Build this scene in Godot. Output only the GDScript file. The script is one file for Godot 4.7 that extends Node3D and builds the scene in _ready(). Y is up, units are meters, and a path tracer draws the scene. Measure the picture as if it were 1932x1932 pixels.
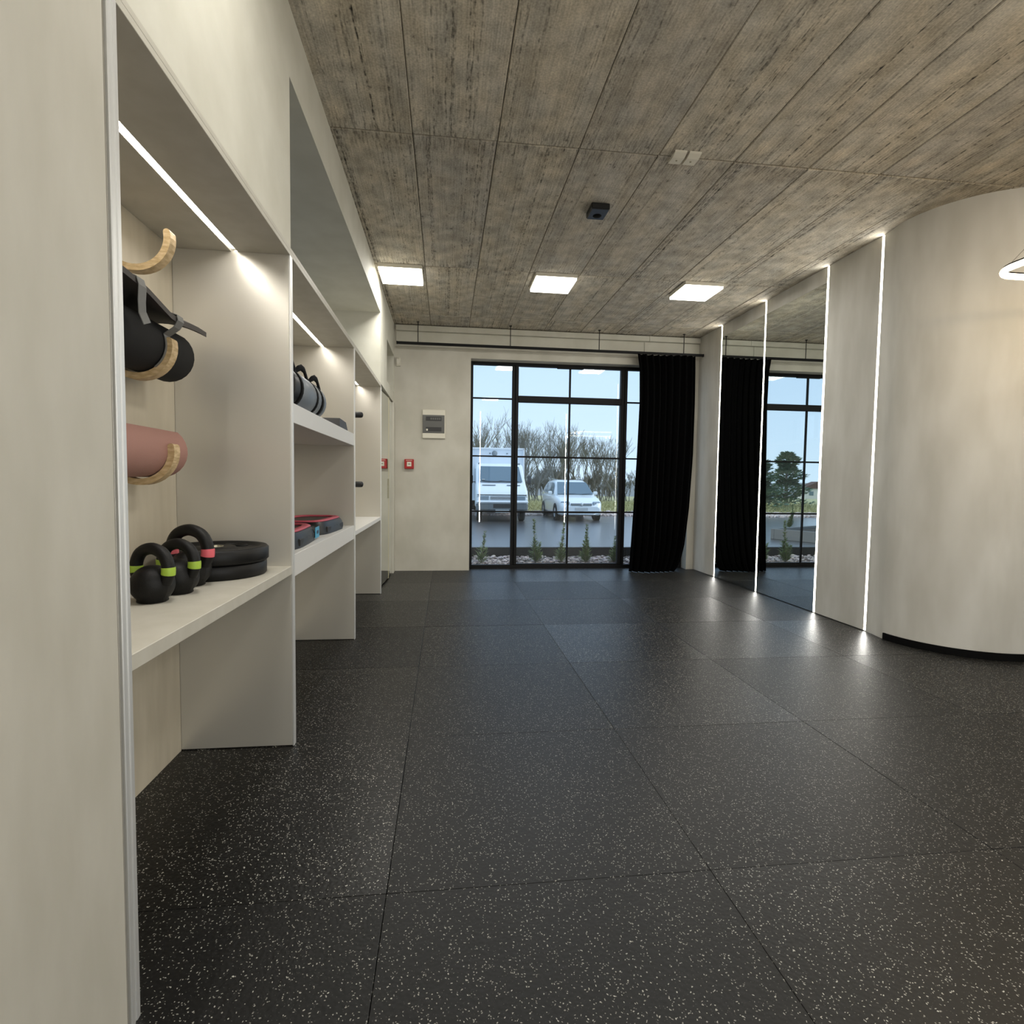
extends Node3D
# A gym studio: shelving wall on one side, mirror wall with light strips on the other, glazed end wall with a car park outside.

const CEIL := 3.239      # ceiling height
const XL := -0.677       # front plane of the shelving wall
const XB := -1.155       # back of the shelving
const XR := 3.50         # mirror wall
const ZB := -7.48        # inner face of the end wall
const ZG := -7.68        # window plane
const GY := -0.34        # car park level

var M := {}
var used := {}
var rng := RandomNumberGenerator.new()

# ------------------------------------------------------------------ helpers
func numbered(called: String) -> String:
	if not used.has(called):
		used[called] = 0
		return called
	used[called] += 1
	return "%s_%03d" % [called, used[called]]

func tag(o: Node, label: String, category: String, group := "", kind := "") -> Node:
	if label: o.set_meta("label", label)
	if category: o.set_meta("category", category)
	if group: o.set_meta("group", group)
	if kind: o.set_meta("kind", kind)
	return o

func thing(called: String, label: String, category: String, at := Vector3.ZERO, turn := 0.0, group := "") -> Node3D:
	var o := Node3D.new()
	o.name = numbered(called)
	add_child(o)
	o.position = at
	o.rotation.y = turn
	tag(o, label, category, group)
	return o

func structure(called: String, label := "") -> Node3D:
	var o := Node3D.new()
	o.name = called
	add_child(o)
	o.set_meta("kind", "structure")
	if label: o.set_meta("label", label)
	return o

func begin() -> SurfaceTool:
	var st := SurfaceTool.new()
	st.begin(Mesh.PRIMITIVE_TRIANGLES)
	return st

func mesh_of(st: SurfaceTool) -> ArrayMesh:
	st.generate_normals()
	return st.commit()

func put(called: String, m: Mesh, mt: Material, parent: Node, at := Vector3.ZERO) -> MeshInstance3D:
	var o := MeshInstance3D.new()
	o.mesh = m
	o.material_override = mt
	o.cast_shadow = GeometryInstance3D.SHADOW_CASTING_SETTING_ON
	o.position = at
	if parent == self:
		o.name = numbered(called)
		add_child(o)
	else:
		o.name = called
		parent.add_child(o, true)
	return o

func part(called: String, st: SurfaceTool, mt: Material, parent: Node) -> MeshInstance3D:
	return put(called, mesh_of(st), mt, parent)

func copy(o: Node3D, label := "", at = null) -> Node3D:
	var base := o.name.rstrip("0123456789").trim_suffix("_")
	var c: Node3D = o.duplicate()
	c.name = numbered(base)
	add_child(c)
	if label: c.set_meta("label", label)
	if at != null: c.position = at
	return c

func poly(st: SurfaceTool, p: Array, out: Vector3, smooth := -1) -> void:
	var n: Vector3 = (p[0] - p[2]).cross(p[0] - p[1])
	if p.size() > 3 and n.length() < 1e-12:
		n = (p[0] - p[3]).cross(p[0] - p[2])
	var q := p.duplicate()
	if n.dot(out) < 0.0:
		q.reverse()
	st.set_smooth_group(smooth)
	for i in range(1, q.size() - 1):
		st.add_vertex(q[0]); st.add_vertex(q[i]); st.add_vertex(q[i + 1])

func box(st: SurfaceTool, c: Vector3, s: Vector3, b := 0.0, xf := Transform3D()) -> void:
	var h := s * 0.5
	if b <= 0.0:
		for ax in 3:
			for sg in [-1.0, 1.0]:
				var o := Vector3.ZERO; o[ax] = sg
				var u := (ax + 1) % 3
				var v := (ax + 2) % 3
				var pts := []
				for k in [[-1, -1], [1, -1], [1, 1], [-1, 1]]:
					var p := Vector3.ZERO
					p[ax] = sg * h[ax]; p[u] = k[0] * h[u]; p[v] = k[1] * h[v]
					pts.append(xf * (c + p))
				poly(st, pts, xf.basis * o)
		return
	b = minf(b, minf(h.x, minf(h.y, h.z)) * 0.95)
	var vert := func(sx: float, sy: float, sz: float, ax: int) -> Vector3:
		var p := Vector3(sx * (h.x - b), sy * (h.y - b), sz * (h.z - b))
		p[ax] = [sx, sy, sz][ax] * h[ax]
		return xf * (c + p)
	for ax in 3:
		var u := (ax + 1) % 3
		var v := (ax + 2) % 3
		for sg in [-1.0, 1.0]:
			var pts := []
			for k in [[-1, -1], [1, -1], [1, 1], [-1, 1]]:
				var s3 := [0.0, 0.0, 0.0]
				s3[ax] = sg; s3[u] = k[0]; s3[v] = k[1]
				pts.append(vert.call(s3[0], s3[1], s3[2], ax))
			var o := Vector3.ZERO; o[ax] = sg
			poly(st, pts, xf.basis * o)
		# edges that run along ax
		for su in [-1.0, 1.0]:
			for sv in [-1.0, 1.0]:
				var a := [0.0, 0.0, 0.0]
				a[ax] = -1.0; a[u] = su; a[v] = sv
				var e := a.duplicate(); e[ax] = 1.0
				var o := Vector3.ZERO; o[u] = su; o[v] = sv
				poly(st, [vert.call(a[0], a[1], a[2], u), vert.call(e[0], e[1], e[2], u), vert.call(e[0], e[1], e[2], v), vert.call(a[0], a[1], a[2], v)], xf.basis * o)
	for sx in [-1.0, 1.0]:
		for sy in [-1.0, 1.0]:
			for sz in [-1.0, 1.0]:
				poly(st, [vert.call(sx, sy, sz, 0), vert.call(sx, sy, sz, 1), vert.call(sx, sy, sz, 2)], xf.basis * Vector3(sx, sy, sz))

# box given by its two corners
func span(st: SurfaceTool, a: Vector3, e: Vector3, b := 0.0) -> void:
	box(st, (a + e) * 0.5, (e - a).abs(), b)

func boxpart(called: String, a: Vector3, e: Vector3, mt: Material, parent: Node, b := 0.0) -> MeshInstance3D:
	var st := begin()
	span(st, a, e, b)
	return part(called, st, mt, parent)

# lathe round the y axis: profile of (radius, height) from bottom to top
func lathe(st: SurfaceTool, prof: Array, n: int, xf := Transform3D(), squash := 1.0) -> void:
	for i in prof.size() - 1:
		var p: Vector2 = prof[i]
		var q: Vector2 = prof[i + 1]
		for k in n:
			var a := TAU * k / n
			var e := TAU * (k + 1) / n
			var pts := []
			for w in [[p, a], [p, e], [q, e], [q, a]]:
				if w[0].x < 1e-6 and pts.size() and (pts[-1] - xf * Vector3(0, w[0].y, 0)).length() < 1e-6:
					continue
				pts.append(xf * Vector3(cos(w[1]) * w[0].x, w[0].y, sin(w[1]) * w[0].x * squash))
			if pts.size() > 3 and (pts[0] - pts[3]).length() < 1e-6: pts.pop_back()
			if pts.size() < 3: continue
			var mid := (a + e) * 0.5
			var dy := q.y - p.y
			var dr := q.x - p.x
			poly(st, pts, xf.basis * Vector3(cos(mid) * dy, -dr, sin(mid) * dy), 1)

# tube along a path; r a number or an array, n sides, flat tubes through squash (second axis)
func tube(st: SurfaceTool, path: Array, r, n := 8, closed := false, up := Vector3.UP, ry = null, caps := true) -> void:
	var rings := []
	var cnt := path.size()
	var nrm := Vector3.ZERO
	for i in cnt:
		var t: Vector3
		if closed:
			t = path[(i + 1) % cnt] - path[(i - 1 + cnt) % cnt]
		else:
			t = path[mini(i + 1, cnt - 1)] - path[maxi(i - 1, 0)]
		t = t.normalized()
		if i == 0:
			nrm = up - t * up.dot(t)
			if nrm.length() < 1e-4: nrm = Vector3.RIGHT - t * t.x
			if nrm.length() < 1e-4: nrm = Vector3.FORWARD - t * Vector3.FORWARD.dot(t)
		else:
			nrm = nrm - t * nrm.dot(t)
		nrm = nrm.normalized()
		var bi := t.cross(nrm).normalized()
		var rad: float = r[i] if r is Array else r
		var rad2: float = rad if ry == null else (ry[i] if ry is Array else ry)
		var ring := []
		for k in n:
			var a := TAU * (k + 0.5) / n
			ring.append(path[i] + nrm * cos(a) * rad + bi * sin(a) * rad2)
		rings.append(ring)
	for i in (cnt if closed else cnt - 1):
		var a: Array = rings[i]
		var b: Array = rings[(i + 1) % cnt]
		var c0: Vector3 = path[i]
		var c1: Vector3 = path[(i + 1) % cnt]
		for k in n:
			var k2 := (k + 1) % n
			var o: Vector3 = (a[k] + a[k2] + b[k] + b[k2]) * 0.25 - (c0 + c1) * 0.5
			poly(st, [a[k], a[k2], b[k2], b[k]], o, 1 if n > 4 else -1)
	if caps and not closed:
		poly(st, rings[0], path[0] - path[1])
		poly(st, rings[-1], path[-1] - path[-2])

# rings of equal length joined; ends closed
func loft(st: SurfaceTool, rings: Array, smooth := 1, caps := true) -> void:
	var mids := []
	for r in rings:
		var m := Vector3.ZERO
		for p in r: m += p
		mids.append(m / r.size())
	for i in rings.size() - 1:
		var n: int = rings[i].size()
		for k in n:
			var k2 := (k + 1) % n
			var a: Vector3 = rings[i][k]
			var b: Vector3 = rings[i][k2]
			var c: Vector3 = rings[i + 1][k2]
			var d: Vector3 = rings[i + 1][k]
			poly(st, [a, b, c, d], (a + b + c + d) * 0.25 - (mids[i] + mids[i + 1]) * 0.5, smooth)
	if caps:
		poly(st, rings[0], mids[0] - mids[1])
		poly(st, rings[-1], mids[-1] - mids[-2])

# polygon in a plane pushed along a direction
func prism(st: SurfaceTool, pts: Array, push: Vector3) -> void:
	var m := Vector3.ZERO
	for p in pts: m += p
	m /= pts.size()
	var flat := PackedVector2Array()
	var ax := push.normalized()
	var u: Vector3 = (pts[1] - pts[0]).normalized()
	var v := ax.cross(u)
	for p in pts: flat.append(Vector2((p - m).dot(u), (p - m).dot(v)))
	var tri := Geometry2D.triangulate_polygon(flat)
	for i in range(0, tri.size(), 3):
		poly(st, [pts[tri[i]], pts[tri[i + 1]], pts[tri[i + 2]]], -push)
		poly(st, [pts[tri[i]] + push, pts[tri[i + 1]] + push, pts[tri[i + 2]] + push], push)
	for i in pts.size():
		var a: Vector3 = pts[i]
		var b: Vector3 = pts[(i + 1) % pts.size()]
		var e := (flat[(i + 1) % pts.size()] - flat[i])
		var side := u * e.y + v * -e.x
		if not Geometry2D.is_polygon_clockwise(flat): pass
		else: side = -side
		poly(st, [a, b, b + push, a + push], side)

func arc(c: Vector3, ax: Vector3, ay: Vector3, a0: float, a1: float, n: int) -> Array:
	var p := []
	for i in n + 1:
		var a := lerpf(a0, a1, float(i) / n)
		p.append(c + ax * cos(a) + ay * sin(a))
	return p

func mat(called: String, c: Color, rough := 0.6, metal := 0.0, spec := 0.5) -> StandardMaterial3D:
	var m := StandardMaterial3D.new()
	m.resource_name = called
	m.albedo_color = c
	m.roughness = rough
	m.metallic = metal
	m.metallic_specular = spec
	M[called] = m
	return m

func triplanar(m: StandardMaterial3D, sc: Vector3, off := Vector3.ZERO) -> void:
	m.uv1_triplanar = true
	m.uv1_world_triplanar = true
	m.uv1_triplanar_sharpness = 8.0
	m.uv1_scale = sc
	m.uv1_offset = off

func noise_tex(sd: int, freq: float, lo: Color, hi: Color, w := 256, h := 256, oct := 4) -> NoiseTexture2D:
	var f := FastNoiseLite.new()
	f.seed = sd
	f.frequency = freq
	f.fractal_octaves = oct
	var g := Gradient.new()
	g.offsets = PackedFloat32Array([0.15, 0.85])
	g.colors = PackedColorArray([lo, hi])
	var t := NoiseTexture2D.new()
	t.width = w; t.height = h
	t.seamless = true
	t.noise = f
	t.color_ramp = g
	return t

func glow(called: String, c: Color, e: float) -> StandardMaterial3D:
	var m := mat(called, Color(0.9, 0.9, 0.9), 0.5)
	m.emission_enabled = true
	m.emission = c
	m.emission_energy_multiplier = e
	return m

func area(called: String, at: Vector3, turn: Vector3, size: Vector2, e: float, c: Color) -> void:
	var l := AreaLight3D.new()
	l.name = numbered(called)
	add_child(l)
	l.position = at
	l.rotation = turn
	l.area_size = size
	l.light_energy = e
	l.light_color = c
	l.area_range = 30.0
	l.shadow_enabled = true

# ------------------------------------------------------------------ textures
# board-marked concrete: two metres across, 2.02 metres along, boards along v
func concrete_image(sd: int) -> ImageTexture:
	var W := 1024
	var H := 1024
	var r := RandomNumberGenerator.new()
	r.seed = sd
	var fine := FastNoiseLite.new(); fine.seed = sd + 1; fine.frequency = 0.13; fine.fractal_octaves = 3
	var grain := FastNoiseLite.new(); grain.seed = sd + 2; grain.frequency = 0.10; grain.fractal_octaves = 4
	var blot := FastNoiseLite.new(); blot.seed = sd + 3; blot.frequency = 0.011; blot.fractal_octaves = 5
	var hue := FastNoiseLite.new(); hue.seed = sd + 5; hue.frequency = 0.008; hue.fractal_octaves = 3
	var wob := FastNoiseLite.new(); wob.seed = sd + 4; wob.frequency = 0.014
	var data := PackedFloat32Array(); data.resize(W * H)
	var board := PackedFloat32Array(); board.resize(W)
	var x := 0
	while x < W:
		var wdt := r.randi_range(22, 90)
		var tn := r.randf_range(-0.02, 0.02)
		for i in range(x, mini(x + wdt, W)): board[i] = tn
		x += wdt
	for j in H:
		for i in W:
			var v := 0.735 + board[i]
			v += fine.get_noise_2d(i, j) * 0.09
			v += grain.get_noise_2d(i * 1.6, j * 0.035) * 0.085
			v += blot.get_noise_2d(i, j) * 0.12
			# seepage beside the cross joints
			var e := mini(j, H - j)
			if e < 130: v -= maxf(0.0, grain.get_noise_2d(i * 0.9 + 300.0, j * 0.12) - 0.02) * 0.40 * (1.0 - e / 130.0)
			data[j * W + i] = v
	# board edges and scratches, some in bundles
	var marks := []
	for k in 7:
		var cx := r.randf() * W
		for q in r.randi_range(4, 9): marks.append([cx + r.randf_range(-34, 34), 0.0, float(H), r.randf_range(0.9, 2.6), r.randf_range(0.12, 0.36)])
	for k in 26: marks.append([r.randf() * W, 0.0, float(H), r.randf_range(0.7, 2.0), r.randf_range(0.06, 0.26)])
	for k in 200: marks.append([r.randf() * W, r.randf() * H, r.randf_range(30, 330), r.randf_range(0.8, 3.4), r.randf_range(0.04, 0.17)])
	for m in marks:
		var ph := r.randf() * 900.0
		for j in int(m[2]):
			var jj := posmod(int(m[1]) + j, H)
			var cx: float = m[0] + wob.get_noise_2d(ph, j * 0.6) * 5.0
			var on := clampf(0.45 + wob.get_noise_2d(ph + 50.0, j * 2.4) * 1.3, 0.0, 1.0)
			var wd: float = m[3] * (0.6 + on)
			for i in range(int(floor(cx - wd)), int(ceil(cx + wd)) + 1):
				var f := clampf(1.0 - absf(i - cx) / wd, 0.0, 1.0)
				data[jj * W + posmod(i, W)] -= m[4] * on * f
	for k in 150:
		var kx := r.randf() * W; var ky := r.randf() * H
		var rx := r.randf_range(1.5, 9.0); var ry := r.randf_range(2.0, 10.0); var dk := r.randf_range(0.07, 0.28)
		for j in range(int(ky - ry * 1.5), int(ky + ry * 1.5)):
			for i in range(int(kx - rx * 1.5), int(kx + rx * 1.5)):
				var q := Vector2((i - kx) / rx, (j - ky) / ry).length() + fine.get_noise_2d(i * 1.5, j * 1.5) * 0.7
				if q < 1.0: data[posmod(j, H) * W + posmod(i, W)] -= dk * (1.0 - q)
	var bytes := PackedByteArray(); bytes.resize(W * H * 3)
	for j in H:
		for i in W:
			var at := j * W + i
			var v := clampf(data[at], 0.12, 1.0)
			var h := hue.get_noise_2d(i, j * 0.5)
			bytes[at * 3] = int(clampf(v * (1.0 + h * 0.02), 0, 1) * 255)
			bytes[at * 3 + 1] = int(clampf(v * 0.975, 0, 1) * 255)
			bytes[at * 3 + 2] = int(clampf(v * (0.925 - h * 0.03), 0, 1) * 255)
	return ImageTexture.create_from_image(Image.create_from_data(W, H, false, Image.FORMAT_RGB8, bytes))

# black rubber crumb with pale flecks, one metre square
func rubber_image(sd: int, rib: bool) -> ImageTexture:
	var W := 1280
	var r := RandomNumberGenerator.new()
	r.seed = sd
	var n := FastNoiseLite.new(); n.seed = sd; n.frequency = 0.22; n.fractal_octaves = 2
	var big := FastNoiseLite.new(); big.seed = sd + 9; big.frequency = 0.006; big.fractal_octaves = 3
	var data := PackedFloat32Array(); data.resize(W * W)
	for j in W:
		for i in W:
			var v := 0.066 + n.get_noise_2d(i, j) * 0.03 + big.get_noise_2d(i, j) * 0.015
			if rib and (i % 21) < 3: v -= 0.015
			data[j * W + i] = v
	for k in 12000:
		var big_one := k < 4800
		var cx := r.randf() * W
		var cy := r.randf() * W
		var a := r.randf() * TAU
		var l := r.randf_range(1.5, 4.0) if big_one else r.randf_range(0.8, 2.0)
		var w := r.randf_range(0.9, 2.1) if big_one else r.randf_range(0.7, 1.2)
		var v := r.randf_range(0.72, 1.0) if big_one else r.randf_range(0.22, 0.5)
		var ca := cos(a); var sa := sin(a)
		var m := int(ceil(l)) + 1
		for j in range(-m, m + 1):
			for i in range(-m, m + 1):
				var u := (i * ca + j * sa) / l
				var t := (-i * sa + j * ca) / w
				if absf(u) + absf(t) * 0.8 < 1.15 and u * u + t * t < 1.1:
					data[posmod(int(cy) + j, W) * W + posmod(int(cx) + i, W)] = v
	var bytes := PackedByteArray(); bytes.resize(W * W * 3)
	for i in W * W:
		var v := clampf(data[i], 0.03, 1.0)
		bytes[i * 3] = int(v * 255)
		bytes[i * 3 + 1] = int(v * 252)
		bytes[i * 3 + 2] = int(v * 243)
	return ImageTexture.create_from_image(Image.create_from_data(W, W, false, Image.FORMAT_RGB8, bytes))

func make_materials() -> void:
	var mottle := noise_tex(3, 0.012, Color(0.955, 0.953, 0.945), Color(1, 1, 1), 512, 512, 5)
	var trowel := noise_tex(8, 0.008, Color(0.925, 0.922, 0.91), Color(1, 1, 1), 512, 512, 4)
	var crumb := noise_tex(21, 0.2, Color(0.3, 0.3, 0.3), Color(1, 1, 1), 256, 256, 3)
	var m := mat("plaster", Color(0.765, 0.75, 0.705), 0.72, 0.0, 0.4)
	m.albedo_texture = trowel; triplanar(m, Vector3(0.45, 0.3, 0.45))
	m = mat("micro_cement", Color(0.80, 0.79, 0.76), 0.62, 0.0, 0.45)
	m.albedo_texture = trowel; triplanar(m, Vector3(0.9, 0.22, 0.9), Vector3(0.3, 0.1, 0.2))
	m = mat("white_paint", Color(0.80, 0.79, 0.74), 0.75, 0.0, 0.4)
	m.albedo_texture = mottle; triplanar(m, Vector3(0.5, 0.5, 0.5))
	m = mat("laminate", Color(0.75, 0.735, 0.69), 0.5, 0.0, 0.4)
	m.albedo_texture = mottle; triplanar(m, Vector3(1.2, 0.35, 1.2))
	m = mat("back_laminate", Color(0.78, 0.745, 0.67), 0.55, 0.0, 0.4)
	m.albedo_texture = mottle; triplanar(m, Vector3(2.0, 0.3, 2.0))
	m = mat("white_laminate", Color(0.83, 0.825, 0.81), 0.45, 0.0, 0.45)
	m = mat("satin_metal", Color(0.80, 0.785, 0.745), 0.30, 0.42, 0.5)
	mat("aluminium", Color(0.86, 0.86, 0.85), 0.42, 0.6)
	mat("mirror", Color(0.93, 0.95, 0.94), 0.005, 1.0)
	mat("mirror_edge", Color(0.78, 0.75, 0.62), 0.4)
	mat("black_metal", Color(0.035, 0.035, 0.037), 0.6, 0.0, 0.35)
	mat("black_plastic", Color(0.028, 0.028, 0.03), 0.5)
	mat("black_trim", Color(0.025, 0.025, 0.025), 0.8, 0.0, 0.25)
	m = mat("curtain", Color(0.014, 0.014, 0.015), 0.95, 0.0, 0.15)
	m = mat("cast_iron", Color(0.030, 0.029, 0.028), 0.5, 0.0, 0.4)
	m.heightmap_enabled = true; m.heightmap_texture = crumb; m.heightmap_scale = 0.05
	triplanar(m, Vector3(9, 9, 9))
	mat("rubber_plate", Color(0.038, 0.037, 0.036), 0.5, 0.0, 0.4)
	m = mat("black_foam", Color(0.05, 0.05, 0.05), 0.85)
	m.albedo_texture = crumb; triplanar(m, Vector3(12, 12, 12))
	mat("grey_foam", Color(0.30, 0.285, 0.275), 0.8)
	mat("webbing", Color(0.42, 0.42, 0.41), 0.55)
	m = mat("pink_foam", Color(0.64, 0.475, 0.43), 0.75)
	m.heightmap_enabled = true; m.heightmap_texture = crumb; m.heightmap_scale = 0.08
	triplanar(m, Vector3(9, 9, 9))
	m = mat("birch", Color(0.82, 0.72, 0.56), 0.5)
	m.albedo_texture = noise_tex(31, 0.03, Color(0.85, 0.82, 0.75), Color(1, 1, 1), 256, 256, 3); triplanar(m, Vector3(3, 9, 3))
	mat("green_band", Color(0.62, 0.74, 0.25), 0.5)
	mat("pink_band", Color(0.85, 0.38, 0.42), 0.5)
	mat("bag_vinyl", Color(0.025, 0.025, 0.027), 0.38, 0.0, 0.4)
	mat("bag_grey", Color(0.40, 0.43, 0.46), 0.4)
	mat("pink_rubber", Color(0.72, 0.30, 0.36), 0.5)
	mat("blue_tag", Color(0.28, 0.60, 0.74), 0.5)
	mat("dark_blue", Color(0.03, 0.13, 0.25), 0.5)
	mat("white_plastic", Color(0.82, 0.80, 0.74), 0.45)
	mat("smoked", Color(0.37, 0.37, 0.36), 0.2)
	mat("smoked_blue", Color(0.20, 0.215, 0.25), 0.35)
	mat("dark_slot", Color(0.14, 0.14, 0.135), 0.4)
	mat("red_plastic", Color(0.62, 0.06, 0.05), 0.4)
	mat("satin_steel", Color(0.62, 0.60, 0.52), 0.35, 0.6)
	mat("sub_floor", Color(0.03, 0.03, 0.03), 0.9)
	glow("panel_glow", Color(1.0, 0.985, 0.94), 6.0)
	glow("strip_glow", Color(1.0, 0.98, 0.92), 8.0)
	glow("shelf_glow", Color(1.0, 0.975, 0.93), 4.0)
	glow("pendant_glow", Color(1.0, 0.93, 0.80), 5.0)
	# concrete in four offsets of two pictures
	var ct := [concrete_image(11), concrete_image(47)]
	for k in 8:
		m = mat("concrete_%d" % k, Color(0.965, 0.945, 0.905) if k % 3 else Color(0.92, 0.905, 0.88), 0.85, 0.0, 0.3)
		m.albedo_texture = ct[k % 2]
		m.heightmap_enabled = true; m.heightmap_texture = ct[k % 2]; m.heightmap_scale = 0.35
		triplanar(m, Vector3(0.5, 0.5, 1.0 / 2.02), Vector3(0.207 * 0.5 + 0.25 * (k / 2), 0, 3.42 / 2.02))
	mat("concrete_joint", Color(0.40, 0.38, 0.34), 0.95)
	# rubber tiles
	var rt := [rubber_image(5, false), rubber_image(17, false), rubber_image(29, true)]
	var rub_bump := noise_tex(77, 0.25, Color(0, 0, 0), Color(1, 1, 1), 256, 256, 2)
	for k in 9:
		var tone: float = [1.0, 0.9, 1.1, 0.96, 1.05, 0.88, 1.0, 1.12, 0.94][k]
		m = mat("rubber_%d" % k, Color(0.80 * tone, 0.80 * tone, 0.79 * tone), [0.42, 0.46, 0.39, 0.44, 0.40, 0.47, 0.42, 0.38, 0.45][k], 0.0, 0.42)
		m.albedo_texture = rt[k % 3]
		m.heightmap_enabled = true; m.heightmap_texture = rub_bump; m.heightmap_scale = 0.06
		triplanar(m, Vector3.ONE, Vector3(0.164 + 0.5 * (k / 3), 0, 3.593 + 0.37 * (k / 3)))
	# glass
	m = mat("window_glass", Color(0.92, 0.97, 1.0, 0.03), 0.0, 0.0, 0.5)
	m.transparency = BaseMaterial3D.TRANSPARENCY_ALPHA
	# outdoors
	m = mat("asphalt", Color(0.31, 0.31, 0.315), 0.38, 0.0, 0.6)
	m.clearcoat_enabled = true; m.clearcoat = 0.8; m.clearcoat_roughness = 0.22   # film of rain water
	m.albedo_texture = noise_tex(91, 0.03, Color(0.82, 0.83, 0.85), Color(1, 1, 1), 512, 512, 5); triplanar(m, Vector3(0.12, 0.12, 0.5))
	m = mat("stone", Color(0.84, 0.81, 0.80), 0.9)
	m.vertex_color_use_as_albedo = true
	mat("soil", Color(0.20, 0.17, 0.14), 0.95)
	mat("edging", Color(0.06, 0.065, 0.06), 0.8)
	m = mat("grass", Color(0.80, 0.78, 0.58), 0.95)
	m.albedo_texture = noise_tex(55, 0.05, Color(0.75, 0.75, 0.7), Color(1, 1, 1), 256, 256, 4); triplanar(m, Vector3(0.4, 0.4, 0.4))
	mat("bark", Color(0.50, 0.485, 0.45), 0.95)
	mat("twig", Color(0.56, 0.55, 0.51), 0.95)
	mat("twig_brown", Color(0.50, 0.49, 0.42), 0.95)
	mat("needle", Color(0.42, 0.50, 0.27), 0.8)
	mat("pine", Color(0.42, 0.52, 0.42), 0.9)
	mat("car_white", Color(0.95, 0.975, 0.98), 0.25, 0.0, 0.5)
	M.car_white.clearcoat_enabled = true; M.car_white.clearcoat = 0.6; M.car_white.clearcoat_roughness = 0.05
	mat("truck_white", Color(0.95, 0.975, 0.985), 0.35)
	mat("box_white", Color(0.92, 0.945, 0.965), 0.5)
	mat("box_frame", Color(0.97, 0.98, 0.985), 0.4)
	mat("car_glass", Color(0.36, 0.45, 0.50), 0.05, 0.0, 0.8)
	mat("tyre", Color(0.05, 0.05, 0.05), 0.85)
	mat("rim", Color(0.62, 0.64, 0.66), 0.35, 0.7)
	mat("bumper_grey", Color(0.42, 0.45, 0.46), 0.6)
	mat("dark_grille", Color(0.08, 0.09, 0.095), 0.6)
	mat("lamp_glass", Color(0.62, 0.68, 0.72), 0.12, 0.2)
	mat("chrome", Color(0.82, 0.84, 0.85), 0.15, 0.9)
	mat("plate", Color(0.80, 0.82, 0.82), 0.5)
	mat("emblem_grey", Color(0.52, 0.56, 0.58), 0.5)
	mat("planter_concrete", Color(0.45, 0.45, 0.44), 0.9)
	mat("hill", Color(0.56, 0.57, 0.56), 1.0)
	mat("house_wall", Color(0.80, 0.79, 0.76), 0.9)
	mat("house_roof", Color(0.33, 0.24, 0.21), 0.9)

# ------------------------------------------------------------------ the scene
func _ready() -> void:
	rng.seed = 20240
	var cam := Camera3D.new()
	cam.name = "camera"
	add_child(cam)
	cam.position = Vector3(0, 1.2121, 0)
	cam.rotation = Vector3(-0.0550, -0.1199, 0.0137)
	cam.fov = rad_to_deg(2.0 * atan(966.0 / 1046.32))
	cam.near = 0.05
	cam.far = 600.0
	cam.current = true

	var env := Environment.new()
	env.background_mode = Environment.BG_SKY
	var sky := Sky.new()
	var sm := ProceduralSkyMaterial.new()
	sm.sky_top_color = Color(0.64, 0.78, 0.93)
	sm.sky_horizon_color = Color(0.78, 0.885, 0.97)
	sm.sky_curve = 0.2
	sm.ground_bottom_color = Color(0.45, 0.48, 0.5)
	sm.ground_horizon_color = Color(0.62, 0.68, 0.72)
	sm.energy_multiplier = 1.18
	var cl := FastNoiseLite.new(); cl.seed = 12; cl.frequency = 0.006; cl.fractal_octaves = 4
	var cg := Gradient.new(); cg.offsets = PackedFloat32Array([0.34, 0.66]); cg.colors = PackedColorArray([Color(0, 0, 0, 0), Color(0.9, 0.95, 1.0, 1)])
	var ctx := NoiseTexture2D.new(); ctx.width = 1024; ctx.height = 512; ctx.seamless = true; ctx.noise = cl; ctx.color_ramp = cg
	sm.sky_cover = ctx
	sm.sky_cover_modulate = Color(0.24, 0.24, 0.24, 1.0)
	sky.sky_material = sm
	env.sky = sky
	env.ambient_light_source = Environment.AMBIENT_SOURCE_DISABLED
	env.tonemap_mode = Environment.TONE_MAPPER_LINEAR
	env.tonemap_exposure = 1.08
	env.sdfgi_enabled = true
	env.ssao_enabled = true
	env.ssil_enabled = true
	var we := WorldEnvironment.new()
	we.name = "world_environment"
	we.environment = env
	add_child(we)

	var sun := DirectionalLight3D.new()
	sun.name = "hazy_sun"
	sun.light_energy = 0.45
	sun.light_color = Color(1.0, 0.99, 0.96)
	sun.light_angular_distance = 40.0
	sun.sky_mode = DirectionalLight3D.SKY_MODE_LIGHT_ONLY
	sun.shadow_enabled = true
	add_child(sun)
	sun.rotation = Vector3(-0.75, 1.35, 0)

	make_materials()
	build_shell()
	build_floor()
	build_ceiling()
	build_window()
	build_joinery()
	build_mirror_wall()
	build_lamps()
	build_fittings()
	build_curtain()
	build_shelf_goods()
	build_outside()

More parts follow.
